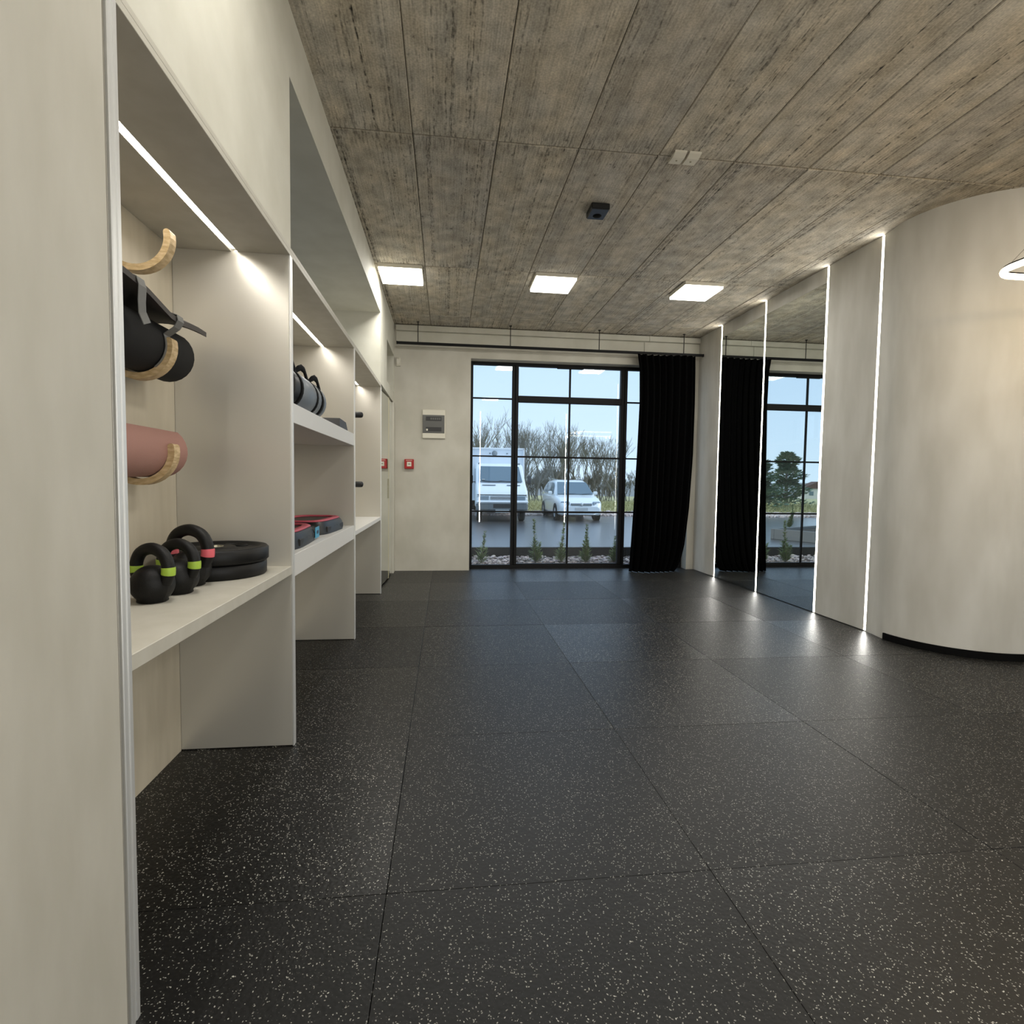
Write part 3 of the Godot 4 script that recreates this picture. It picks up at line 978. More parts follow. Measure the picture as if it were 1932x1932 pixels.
func build_curtain() -> void:
	# rail on four rods
	var t := thing("curtain_rail", "long black curtain rail hung from the ceiling on thin rods", "curtain rail", Vector3(0, 0, -7.31))
	var st := begin()
	box(st, Vector3(1.425, 2.967, 0), Vector3(4.105, 0.024, 0.026), 0.003)
	box(st, Vector3(1.425, 2.952, 0.0105), Vector3(4.10, 0.010, 0.005), 0.001)
	box(st, Vector3(1.425, 2.952, -0.0105), Vector3(4.10, 0.010, 0.005), 0.001)
	part("rail", st, M.black_metal, t)
	for x in [-0.363, 0.829, 2.02, 3.199]:
		st = begin()
		tube(st, [Vector3(x, 2.975, 0), Vector3(x, CEIL, 0)], 0.0055, 8)
		lathe(st, [Vector2(0.018, CEIL - 0.008), Vector2(0.018, CEIL)], 12, Transform3D(Basis(), Vector3(x, 0, 0)))
		part("rod", st, M.black_metal, t)
	for x in [-0.628, 3.478]:
		st = begin()
		box(st, Vector3(x, 2.962, 0), Vector3(0.012, 0.038, 0.034), 0.003)
		part("end_cap", st, M.black_metal, t)
	# curtain
	var c := thing("curtain", "heavy black curtain drawn to one side of the window", "curtain", Vector3(0, 0, -7.31))
	st = begin()
	var ny := 40
	var nx := 120
	var left := [[2.945, 2.545], [2.75, 2.575], [2.3, 2.585], [1.58, 2.567], [0.86, 2.541], [0.28, 2.519], [0.004, 2.505]]
	var right := [[2.945, 3.367], [2.75, 3.372], [2.3, 3.378], [1.6, 3.374], [0.87, 3.344], [0.353, 3.295], [0.12, 3.24], [0.004, 3.17]]
	var at := func(tab: Array, y: float) -> float:
		for i in tab.size() - 1:
			if y <= tab[i][0] and y >= tab[i + 1][0]:
				return lerpf(tab[i + 1][1], tab[i][1], (y - tab[i + 1][0]) / (tab[i][0] - tab[i + 1][0]))
		return tab[-1][1]
	var grid := []
	for j in ny + 1:
		var y := lerpf(0.004, 2.945, float(j) / ny)
		var row := []
		for i in nx + 1:
			var u := float(i) / nx
			var xl: float = at.call(left, y)
			var xr: float = at.call(right, y)
			var amp := 0.030 + 0.022 * (1.0 - y / 2.945)
			var z := amp * sin(u * TAU * 9.0 + 0.5 * sin(u * 11.0 + y * 0.6)) + 0.02 * sin(u * 7.0 + y * 0.8)
			z += 0.10 * pow(1.0 - y / 2.945, 2.0) * sin(u * PI)
			row.append(Vector3(lerpf(xl, xr, u) + 0.006 * sin(u * TAU * 18.0), y, z))
		grid.append(row)
	for j in ny:
		for i in nx:
			poly(st, [grid[j][i], grid[j][i + 1], grid[j + 1][i + 1], grid[j + 1][i]], Vector3(0, 0, 1), 1)
	for j in ny:
		for i in nx:
			var o := Vector3(0, 0, -0.004)
			poly(st, [grid[j][i] + o, grid[j][i + 1] + o, grid[j + 1][i + 1] + o, grid[j + 1][i] + o], Vector3(0, 0, -1), 2)
	part("cloth", st, M.curtain, c)
	for i in 10:
		st = begin()
		var x := 2.57 + i * 0.085
		tube(st, arc(Vector3(x, 2.945, 0), Vector3(0.008, 0, 0), Vector3(0, 0.012, 0), 0, PI, 6), 0.0022, 5)
		part("glider", st, M.white_plastic, c)

# ------------------------------------------------------------------ goods on the shelves
func kettlebell(at: Vector3, turn: float, s: float, handle: float, band: Material, label: String) -> void:
	var t := thing("kettlebell", label, "kettlebell", at, turn, "kettlebells on the first shelf")
	var st := begin()
	var r := 0.0625 * s
	var prof := [Vector2(0, 0.0), Vector2(r * 0.60, 0.0), Vector2(r * 0.70, 0.004)]
	for i in range(0, 15):
		var a := lerpf(-0.82, PI / 2, i / 14.0)
		prof.append(Vector2(maxf(cos(a) * r, 0.0), r * 0.92 + sin(a) * r * 0.96 - 0.014 * s + 0.012))
	prof[-1].x = 0.0
	lathe(st, prof, 28)
	part("bell", st, M.cast_iron, t)
	# handle: arch wider at the top than at the shoulders
	var hw := handle
	var top := 0.188 if s < 1.05 else 0.225
	var hr := 0.0185 * s
	var yc := top - hr - hw
	var pts := []
	var cv := Curve3D.new()
	for i in 13:
		var a := lerpf(PI + 0.66, -0.66, i / 12.0)
		var p := Vector3(cos(a) * hw, yc + sin(a) * hw * (0.96 if sin(a) > 0.8 else 1.0), 0)
		var tg := Vector3(sin(a), -cos(a), 0) * hw * 0.115
		cv.add_point(p, -tg, tg)
	var n := 40
	var len := cv.get_baked_length()
	for i in n + 1: pts.append(cv.sample_baked(len * i / n, true))
	st = begin()
	tube(st, pts, hr, 14)
	part("handle", st, M.cast_iron, t)
	for side in [0, 1]:
		var seg := []
		for i in range(4, 8): seg.append(pts[i] if side == 0 else pts[n - i])
		st = begin()
		tube(st, seg, hr + 0.0016, 14)
		var b := part("colour_band", st, band, t)
		b.set_meta("label", "coloured weight band")

func weight_plate(at: Vector3, turn: float, label: String) -> void:
	var t := thing("weight_plate", label, "weight plate", at, turn, "weight plates on the first shelf")
	var R := 0.195
	var H := 0.058
	var st := begin()
	# body with a raised rim and raised hub
	lathe(st, [Vector2(0.026, 0.0), Vector2(R - 0.006, 0.0), Vector2(R, 0.006), Vector2(R, H - 0.008), Vector2(R - 0.008, H), Vector2(R - 0.028, H), Vector2(R - 0.036, H - 0.010), Vector2(0.078, H - 0.012), Vector2(0.070, H - 0.003), Vector2(0.030, H - 0.003), Vector2(0.026, H - 0.006), Vector2(0.026, 0.0)], 48)
	part("disc", st, M.rubber_plate, t)
	for k in 3:
		var a := TAU * k / 3.0
		st = begin()
		# grip opening with its rim
		var ring := []
		for i in 20:
			var q := TAU * i / 20.0
			var rad := 0.118 + 0.024 * sin(q)
			var an := a + 0.42 * cos(q)
			ring.append(Vector3(cos(an) * rad, H - 0.010, sin(an) * rad))
		tube(st, ring, 0.005, 6, true)
		part("grip_rim", st, M.rubber_plate, t)
		st = begin()
		var fill := []
		for p in ring: fill.append(p + Vector3(0, -0.0018, 0))
		poly(st, fill, Vector3.UP)
		part("grip_opening", st, M.black_trim, t)
	st = begin()
	lathe(st, [Vector2(0.024, 0.001), Vector2(0.0275, 0.001), Vector2(0.0275, H - 0.001), Vector2(0.024, H - 0.001), Vector2(0.024, 0.001)], 24)
	part("bore_ring", st, M.satin_steel, t)

func wall_hook(y: float, label: String) -> void:
	var t := thing("wall_hook", label, "hook", Vector3(XB, y, -2.09), 0, "wooden mat hooks")
	# J-shaped bent ply: flat bar curving out from the wall and up
	var outer := []
	var inner := []
	for i in 17:
		var a := lerpf(PI * 1.22, TAU + 0.16, i / 16.0)
		outer.append(Vector3(0.098 + cos(a) * 0.118, 0.118 + sin(a) * 0.118, 0))
		inner.append(Vector3(0.098 + cos(a) * 0.096, 0.118 + sin(a) * 0.096, 0))
	# rounded tip
	var tipc: Vector3 = (outer[-1] + inner[-1]) * 0.5
	var dirn: Vector3 = (outer[-1] - inner[-1]).normalized()
	var tang := Vector3(-dirn.y, dirn.x, 0)
	var pts := outer.duplicate()
	for i in range(1, 6):
		var a := PI * i / 6.0
		pts.append(tipc + dirn * cos(a) * 0.011 + tang * sin(a) * 0.011)
	inner.reverse()
	pts.append_array(inner)
	for i in pts.size():
		pts[i].x = maxf(pts[i].x, 0.0)
		pts[i].z = -0.021
	var st := begin()
	prism(st, pts, Vector3(0, 0, 0.042))
	part("arm", st, M.birch, t)
	boxpart("wall_plate", Vector3(0.0, 0.012, -0.026), Vector3(0.010, 0.100, 0.026), M.birch, t, 0.002)

func roll_shape(r: float, thick: float, length: float) -> ArrayMesh:
	# spiral roll along z, seen outside as a cylinder with one lapped edge and a coiled end
	var st := begin()
	var n := 26 * 4
	var pts := []
	for i in n + 1:
		var a := TAU * 4.0 * i / n
		var rad := r - thick * 0.98 * (4.0 - 4.0 * i / n)
		pts.append(Vector3(cos(a + 0.9) * rad, sin(a + 0.9) * rad, 0))
	for i in n:
		var p: Vector3 = pts[i]
		var q: Vector3 = pts[i + 1]
		var pi := p * ((p.length() - thick) / p.length())
		var qi := q * ((q.length() - thick) / q.length())
		var dz := Vector3(0, 0, -length)
		poly(st, [p, q, q + dz, p + dz], (p + q), 1)
		poly(st, [pi, qi, qi + dz, pi + dz], -(p + q), 2)
		poly(st, [p, q, qi, pi], Vector3(0, 0, 1))
		poly(st, [p + dz, q + dz, qi + dz, pi + dz], Vector3(0, 0, -1))
	var e: Vector3 = pts[-1]
	var ei := e * ((e.length() - thick) / e.length())
	var d := Vector3(0, 0, -length)
	poly(st, [e, ei, ei + d, e + d], Vector3(-e.y, e.x, 0))
	return mesh_of(st)

func build_shelf_goods() -> void:
	# hooks
	for k in 3:
		wall_hook([1.182, 1.547, 1.912][k], ["bent plywood wall hook carrying the pink mat", "bent plywood wall hook carrying the black mat", "empty bent plywood wall hook above the black mat"][k])
	# pink mat
	var t := thing("exercise_mat", "rolled pink exercise mat hanging in a plywood hook", "mat", Vector3(-1.056, 1.302, -1.42))
	put("roll", roll_shape(0.097, 0.013, 0.80), M.pink_foam, t)
	# black mat with a second one strapped on top
	t = thing("exercise_mat", "rolled black exercise mat with grey straps in a plywood hook", "mat", Vector3(-1.056, 1.667, -1.42))
	put("roll", roll_shape(0.097, 0.011, 0.87), M.black_foam, t)
	var st := begin()
	# loose outer flap lying over the roll
	var rows := []
	for j in 13:
		var v := j / 12.0
		var z := lerpf(-0.02, -0.90, v)
		var pull := exp(-pow((v - 0.70) / 0.16, 2.0))
		var row := []
		for i in 11:
			var u := i / 10.0
			var x := lerpf(-0.10, 0.150 - 0.022 * v, u)
			var lift := lerpf(0.128, 0.140, u) + 0.018 * sin(u * PI) * (1.0 - v * 0.5)
			lift -= pull * 0.030 * u + 0.05 * v * u * u
			row.append(Vector3(x, lift, z))
		rows.append(row)
	var th := Vector3(0, 0.018, 0)
	for j in 12:
		for i in 10:
			poly(st, [rows[j][i] + th, rows[j][i + 1] + th, rows[j + 1][i + 1] + th, rows[j + 1][i] + th], Vector3.UP, 1)
			poly(st, [rows[j][i], rows[j][i + 1], rows[j + 1][i + 1], rows[j + 1][i]], Vector3.DOWN, 2)
		poly(st, [rows[j][10], rows[j + 1][10], rows[j + 1][10] + th, rows[j][10] + th], Vector3.RIGHT)
		poly(st, [rows[j][0], rows[j + 1][0], rows[j + 1][0] + th, rows[j][0] + th], Vector3.LEFT)
	for i in 10:
		poly(st, [rows[0][i], rows[0][i + 1], rows[0][i + 1] + th, rows[0][i] + th], Vector3.BACK)
		poly(st, [rows[12][i], rows[12][i + 1], rows[12][i + 1] + th, rows[12][i] + th], Vector3.FORWARD)
	var fl := part("outer_flap", st, M.grey_foam, t)
	fl.set_meta("label", "dark grey stiff outer flap")
	# straps
	for k in 2:
		var z: float = [-0.66, -0.40][k]
		st = begin()
		var path := []
		if k == 0:
			path = arc(Vector3(0, 0, z), Vector3(0.0995, 0, 0), Vector3(0, 0.0995, 0), -0.9, 0.35, 12)
			path.append_array([Vector3(0.128, 0.060, z), Vector3(0.141, 0.082, z), Vector3(0.138, 0.100, z), Vector3(0.118, 0.106, z), Vector3(0.04, 0.150, z), Vector3(-0.05, 0.166, z)])
		else:
			path = [Vector3(0.03, 0.172, z), Vector3(0.10, 0.156, z), Vector3(0.143, 0.138, z), Vector3(0.149, 0.115, z), Vector3(0.146, 0.07, z), Vector3(0.143, 0.04, z - 0.008), Vector3(0.150, 0.01, z - 0.02)]
		tube(st, path, 0.0016, 4, false, Vector3(1, 0.2, 0), 0.030)
		part("strap", st, M.webbing, t)
	# kettlebells and plates
	var S := 0.822
	kettlebell(Vector3(-0.905, S, -1.835), -0.42, 1.0, 0.066, M.green_band, "small black kettlebell with green bands, foremost of the three")
	kettlebell(Vector3(-0.888, S, -1.968), -0.38, 1.0, 0.066, M.green_band, "small black kettlebell with green bands, between the other two")
	kettlebell(Vector3(-0.912, S, -2.108), -0.36, 1.12, 0.078, M.pink_band, "larger black kettlebell with pink bands beside the weight plates")
	weight_plate(Vector3(-0.925, S, -2.352), 0.3, "lower black rubber weight plate lying on the shelf")
	weight_plate(Vector3(-0.915, S + 0.0585, -2.345), 1.2, "upper black rubber weight plate lying on another plate")
	# bag on the upper white shelf
	t = thing("sand_bag", "black cylindrical training bag with grey panel on the white shelf", "bag", Vector3(-0.80, 1.55, -3.06))
	st = begin()
	var ax := Transform3D(Basis(Vector3.RIGHT, PI / 2), Vector3(0, 0.103, 0))
	var R := 0.103
	lathe(st, [Vector2(0, -0.345), Vector2(R * 0.90, -0.345), Vector2(R, -0.325), Vector2(R, 0.325), Vector2(R * 0.90, 0.345), Vector2(0, 0.345)], 28, ax)
	part("body", st, M.bag_vinyl, t)
	st = begin()
	lathe(st, [Vector2(R, -0.20), Vector2(R + 0.003, -0.197), Vector2(R + 0.003, 0.197), Vector2(R, 0.20)], 28, ax)
	part("grey_panel", st, M.bag_grey, t)
	for z in [-0.225, 0.225, -0.10]:
		st = begin()
		lathe(st, [Vector2(R, -0.02 + z), Vector2(R + 0.005, -0.019 + z), Vector2(R + 0.005, 0.019 + z), Vector2(R, 0.02 + z)], 28, ax)
		part("webbing_band", st, M.black_trim, t)
	st = begin()
	lathe(st, [Vector2(R * 0.97, -0.338), Vector2(R + 0.002, -0.322), Vector2(R + 0.002, -0.285), Vector2(R, -0.28)], 28, ax)
	part("end_panel", st, M.bag_grey, t)
	for k in 3:
		var zc: float = [-0.29, 0.0, 0.24][k]
		st = begin()
		var hp := [Vector3(0.035, 0.198, zc + 0.105), Vector3(0.045, 0.222, zc + 0.08), Vector3(0.05, 0.238, zc + 0.03), Vector3(0.05, 0.236, zc - 0.03), Vector3(0.05, 0.218, zc - 0.06), Vector3(0.060, 0.170, zc - 0.075)]
		tube(st, hp, 0.006, 6, false, Vector3.RIGHT, 0.017)
		part("carry_handle", st, M.black_trim, t)
	# small block
	t = thing("foam_block", "small black wedge block with pale end on the white shelf", "block", Vector3(-0.765, 1.55, -4.02))
	st = begin()
	loft(st, [
		[Vector3(-0.08, 0, 0.17), Vector3(0.06, 0, 0.17), Vector3(0.06, 0.0, -0.15), Vector3(-0.08, 0.0, -0.15)],
		[Vector3(-0.075, 0.075, 0.12), Vector3(0.05, 0.075, 0.12), Vector3(0.05, 0.070, -0.12), Vector3(-0.075, 0.070, -0.12)]], -1)
	part("body", st, M.black_plastic, t)
	st = begin()
	loft(st, [
		[Vector3(-0.078, 0, -0.151), Vector3(0.058, 0, -0.151), Vector3(0.055, 0.0, -0.185), Vector3(-0.07, 0.0, -0.185)],
		[Vector3(-0.073, 0.068, -0.121), Vector3(0.048, 0.068, -0.121), Vector3(0.045, 0.045, -0.165), Vector3(-0.065, 0.045, -0.165)]], -1)
	part("end_cap", st, M.webbing, t)
	# step boards on the lower white shelf
	for k in 2:
		var zc: float = [-3.02, -3.78][k]
		t = thing("step_board", ["black step board with pink rubber rim beside the divider of the kettlebell bay", "black step board with pink rubber rim further along the low white shelf"][k], "step board", Vector3(-0.90, 0.868, zc), 0.05 - 0.1 * k, "step boards on the low white shelf")
		st = begin()
		var ring0 := []; var ring1 := []; var ring2 := []
		for i in 32:
			var a := TAU * i / 32.0
			var c := Vector3(signf(cos(a)) * pow(absf(cos(a)), 0.5) * 0.185, 0, signf(sin(a)) * pow(absf(sin(a)), 0.5) * 0.335)
			ring0.append(c)
			ring1.append(c * 0.98 + Vector3(0, 0.055, 0))
			ring2.append(c * 0.90 + Vector3(0, 0.078, 0))
		loft(st, [ring0, ring1, ring2], 1)
		part("platform", st, M.bag_vinyl, t)
		st = begin()
		var path := []
		for i in 32: path.append(ring2[i] * Vector3(0.86, 1, 0.92) + Vector3(0, 0.004, 0))
		tube(st, path, 0.008, 6, true, Vector3.UP, 0.026)
		part("rubber_rim", st, M.pink_rubber, t)
		for s in [-0.16, 0.0, 0.16]:
			st = begin()
			box(st, Vector3(0.172, 0.028, s), Vector3(0.02, 0.04, 0.10), 0.006)
			part("side_rib", st, M.black_plastic, t)
		if k == 0:
			st = begin()
			box(st, Vector3(0.187, 0.040, -0.235), Vector3(0.004, 0.062, 0.115), 0.001)
			var tg := part("label_tag", st, M.blue_tag, t)
			st = begin()
			box(st, Vector3(0.1895, 0.042, -0.235), Vector3(0.002, 0.018, 0.05))
			part("tag_mark", st, M.dark_blue, tg)
	# two pegs and a white strap in the third bay
	for k in 2:
		t = thing("storage_peg", ["upper black storage peg on the third bay's back board", "lower black storage peg on the third bay's back board"][k], "peg", Vector3(XB, [1.83, 1.164][k], -5.5), 0, "black storage pegs")
		st = begin()
		var turned := Transform3D(Basis(Vector3.FORWARD, PI / 2), Vector3.ZERO)
		lathe(st, [Vector2(0, 0), Vector2(0.028, 0.0), Vector2(0.028, 0.345), Vector2(0.024, 0.358), Vector2(0.012, 0.365), Vector2(0, 0.365)], 20, turned)
		part("rod", st, M.black_plastic, t)
		st = begin()
		lathe(st, [Vector2(0, 0), Vector2(0.05, 0.0), Vector2(0.05, 0.008), Vector2(0, 0.008)], 24, turned)
		part("wall_flange", st, M.black_plastic, t)
	t = thing("lifting_strap", "white looped lifting strap with black lining over the low shelf", "strap", Vector3(-0.735, 0.820, -4.52))
	st = begin()
	tube(st, arc(Vector3(0, 0.075, 0), Vector3(0.0, 0, 0.09), Vector3(0.0, 0.07, 0), 0, TAU, 24).slice(0, 24), 0.005, 4, true, Vector3.UP, 0.03)
	part("band", st, M.white_laminate, t)
	st = begin()
	tube(st, arc(Vector3(0, 0.075, 0), Vector3(0.0, 0, 0.082), Vector3(0.0, 0.062, 0), 0, TAU, 24).slice(0, 24), 0.003, 4, true, Vector3.UP, 0.026)
	part("lining", st, M.black_trim, t)

# ------------------------------------------------------------------ outdoors
func wheel(parent: Node, at: Vector3, r: float, w: float) -> void:
	var xf := Transform3D(Basis(Vector3.FORWARD, PI / 2), at)
	var st := begin()
	lathe(st, [Vector2(r * 0.62, -w * 0.5), Vector2(r * 0.93, -w * 0.5), Vector2(r, -w * 0.36), Vector2(r, w * 0.36), Vector2(r * 0.93, w * 0.5), Vector2(r * 0.62, w * 0.5)], 26, xf)
	var ty := part("tyre", st, M.tyre, parent)
	st = begin()
	lathe(st, [Vector2(0, -w * 0.40), Vector2(r * 0.25, -w * 0.42), Vector2(r * 0.58, -w * 0.30), Vector2(r * 0.63, -w * 0.48)], 20, xf)
	lathe(st, [Vector2(r * 0.63, w * 0.48), Vector2(r * 0.58, w * 0.30), Vector2(r * 0.25, w * 0.42), Vector2(0, w * 0.40)], 20, xf)
	part("rim", st, M.rim, ty)

func ring_rect(hw: float, y0: float, y1: float, z: float, r := 0.06, n := 4) -> Array:
	var p := []
	for q in [[hw - r, y1 - r, 0.0], [-(hw - r), y1 - r, PI / 2], [-(hw - r), y0 + r, PI], [hw - r, y0 + r, PI * 1.5]]:
		for i in n + 1:
			var a: float = q[2] + PI / 2 * i / n
			p.append(Vector3(q[0] + cos(a) * r, q[1] + sin(a) * r, z))
	return p

func build_car() -> void:
	# origin under the car's middle, front towards +z
	var t := thing("car", "white family car parked in the car park", "car", Vector3(5.38, GY, -23.75))
	var st := begin()
	var secs := [[-2.22, 0.70, 0.34, 0.80], [-2.14, 0.82, 0.26, 1.02], [-1.6, 0.90, 0.22, 1.06], [0.3, 0.915, 0.22, 1.04], [0.95, 0.915, 0.22, 1.02], [1.55, 0.90, 0.22, 0.93], [1.95, 0.87, 0.22, 0.82], [2.12, 0.82, 0.24, 0.70], [2.20, 0.74, 0.28, 0.58]]
	var rings := []
	for s in secs: rings.append(ring_rect(s[1], s[2], s[3], s[0], 0.13, 4))
	loft(st, rings, 1)
	part("body", st, M.car_white, t)
	# cabin
	var cab := []
	for s in [[-2.08, 0.80, 1.05], [-1.92, 0.73, 1.42], [-1.5, 0.665, 1.615], [-0.5, 0.655, 1.66], [0.05, 0.665, 1.615], [0.35, 0.69, 1.50], [0.90, 0.79, 1.15], [1.08, 0.82, 1.02]]:
		var hb := 0.86
		var ht: float = s[1]
		var yt: float = s[2]
		var q := []
		q.append_array([Vector3(hb, 0.98, s[0]), Vector3(lerpf(hb, ht, 0.5), lerpf(0.98, yt, 0.5), s[0]), Vector3(ht, yt - 0.05, s[0]), Vector3(ht - 0.09, yt, s[0])])
		q.append_array([Vector3(-ht + 0.09, yt, s[0]), Vector3(-ht, yt - 0.05, s[0]), Vector3(-lerpf(hb, ht, 0.5), lerpf(0.98, yt, 0.5), s[0]), Vector3(-hb, 0.98, s[0])])
		cab.append(q)
	st = begin()
	loft(st, cab, 1)
	part("cabin", st, M.car_white, t)
	# windscreen just proud of the cabin
	st = begin()
	var wt := Vector3(0, 1.565, 0.225)
	prism(st, [Vector3(0.76, 1.055, 1.075), Vector3(-0.76, 1.055, 1.075), Vector3(-0.62, 1.545, 0.30), Vector3(0.62, 1.545, 0.30)], Vector3(0, 0.018, 0.026))
	part("windscreen", st, M.car_glass, t)
	for sx in [-1.0, 1.0]:
		for wv in [[[0.62, 1.05], [-0.12, 1.05], [-0.12, 1.53], [0.05, 1.53], [0.28, 1.42]], [[-0.19, 1.05], [-1.12, 1.07], [-1.12, 1.52], [-0.19, 1.54]], [[-1.18, 1.07], [-1.78, 1.13], [-1.55, 1.47], [-1.18, 1.52]]]:
			st = begin()
			var p := []
			for v in wv:
				var f: float = clampf((v[1] - 0.98) / 0.66, 0.0, 1.0)
				p.append(Vector3(sx * (lerpf(0.86, 0.665, f) + 0.004), v[1], v[0]))
			prism(st, p, Vector3(sx * 0.012, 0.003, 0))
			part("side_window", st, M.car_glass, t)
		st = begin()
		tube(st, [Vector3(sx * 0.60, 1.60, -1.55), Vector3(sx * 0.60, 1.685, -1.35), Vector3(sx * 0.60, 1.70, -0.6), Vector3(sx * 0.60, 1.655, 0.0)], 0.02, 6)
		part("roof_rail", st, M.chrome, t)
		st = begin()
		box(st, Vector3(sx * 0.985, 1.10, 0.62), Vector3(0.17, 0.14, 0.10), 0.03)
		part("door_mirror", st, M.car_white, t)
		# headlamp
		st = begin()
		loft(st, [ring_rect(0.19, 0.60, 0.80, 0.0, 0.05, 3), ring_rect(0.17, 0.62, 0.78, 0.06, 0.05, 3)], -1)
		var hl := part("headlamp", st, M.lamp_glass, t)
		hl.position = Vector3(sx * 0.635, -0.01, 2.045)
		hl.rotation.y = sx * 0.42
		st = begin()
		lathe(st, [Vector2(0, 0.0), Vector2(0.06, 0.0), Vector2(0.065, 0.01), Vector2(0.0, 0.012)], 14, Transform3D(Basis(Vector3.RIGHT, PI / 2), Vector3(0, 0.70, 0.058)))
		part("reflector", st, M.chrome, hl)
		# wheel arches and wheels
		for z in [1.36, -1.36]:
			st = begin()
			lathe(st, [Vector2(0.30, -0.01), Vector2(0.365, -0.01), Vector2(0.365, 0.012), Vector2(0.30, 0.012)], 26, Transform3D(Basis(Vector3.FORWARD, PI / 2 * sx), Vector3(sx * 0.912, 0.33, z)))
			part("wheel_arch", st, M.dark_grille, t)
			wheel(t, Vector3(sx * 0.815, 0.32, z), 0.32, 0.215)
	# front details
	boxpart("grille", Vector3(-0.42, 0.635, 2.10), Vector3(0.42, 0.715, 2.205), M.bumper_grey, t, 0.01)
	for y in [0.655, 0.690]:
		boxpart("grille_bar", Vector3(-0.44, y - 0.007, 2.15), Vector3(0.44, y + 0.007, 2.213), M.chrome, t, 0.003)
	st = begin()
	lathe(st, [Vector2(0, 0), Vector2(0.062, 0.0), Vector2(0.068, 0.010), Vector2(0.052, 0.014), Vector2(0.0, 0.010)], 20, Transform3D(Basis(Vector3.RIGHT, PI / 2), Vector3(0, 0.675, 2.205)))
	part("badge", st, M.chrome, t)
	boxpart("number_plate", Vector3(-0.26, 0.445, 2.195), Vector3(0.26, 0.555, 2.222), M.plate, t, 0.004)
	boxpart("lower_intake", Vector3(-0.55, 0.315, 2.10), Vector3(0.55, 0.40, 2.205), M.dark_grille, t, 0.01)
	st = begin()
	tube(st, [Vector3(-0.86, 0.29, 1.92), Vector3(-0.74, 0.285, 2.12), Vector3(-0.5, 0.28, 2.21), Vector3(0.5, 0.28, 2.21), Vector3(0.74, 0.285, 2.12), Vector3(0.86, 0.29, 1.92)], 0.022, 6)
	part("bumper_trim", st, M.chrome, t)
	st = begin()
	tube(st, [Vector3(-0.92, 0.60, -1.9), Vector3(-0.925, 0.80, -0.5), Vector3(-0.922, 0.84, 1.0)], 0.006, 4)
	part("body_crease", st, M.emblem_grey, t)
	st = begin()
	for sx in [-0.35, 0.30]:
		tube(st, [Vector3(sx, 1.06, 1.11), Vector3(sx + 0.35, 1.09, 1.07)], 0.010, 4)
	part("wiper", st, M.dark_grille, t)

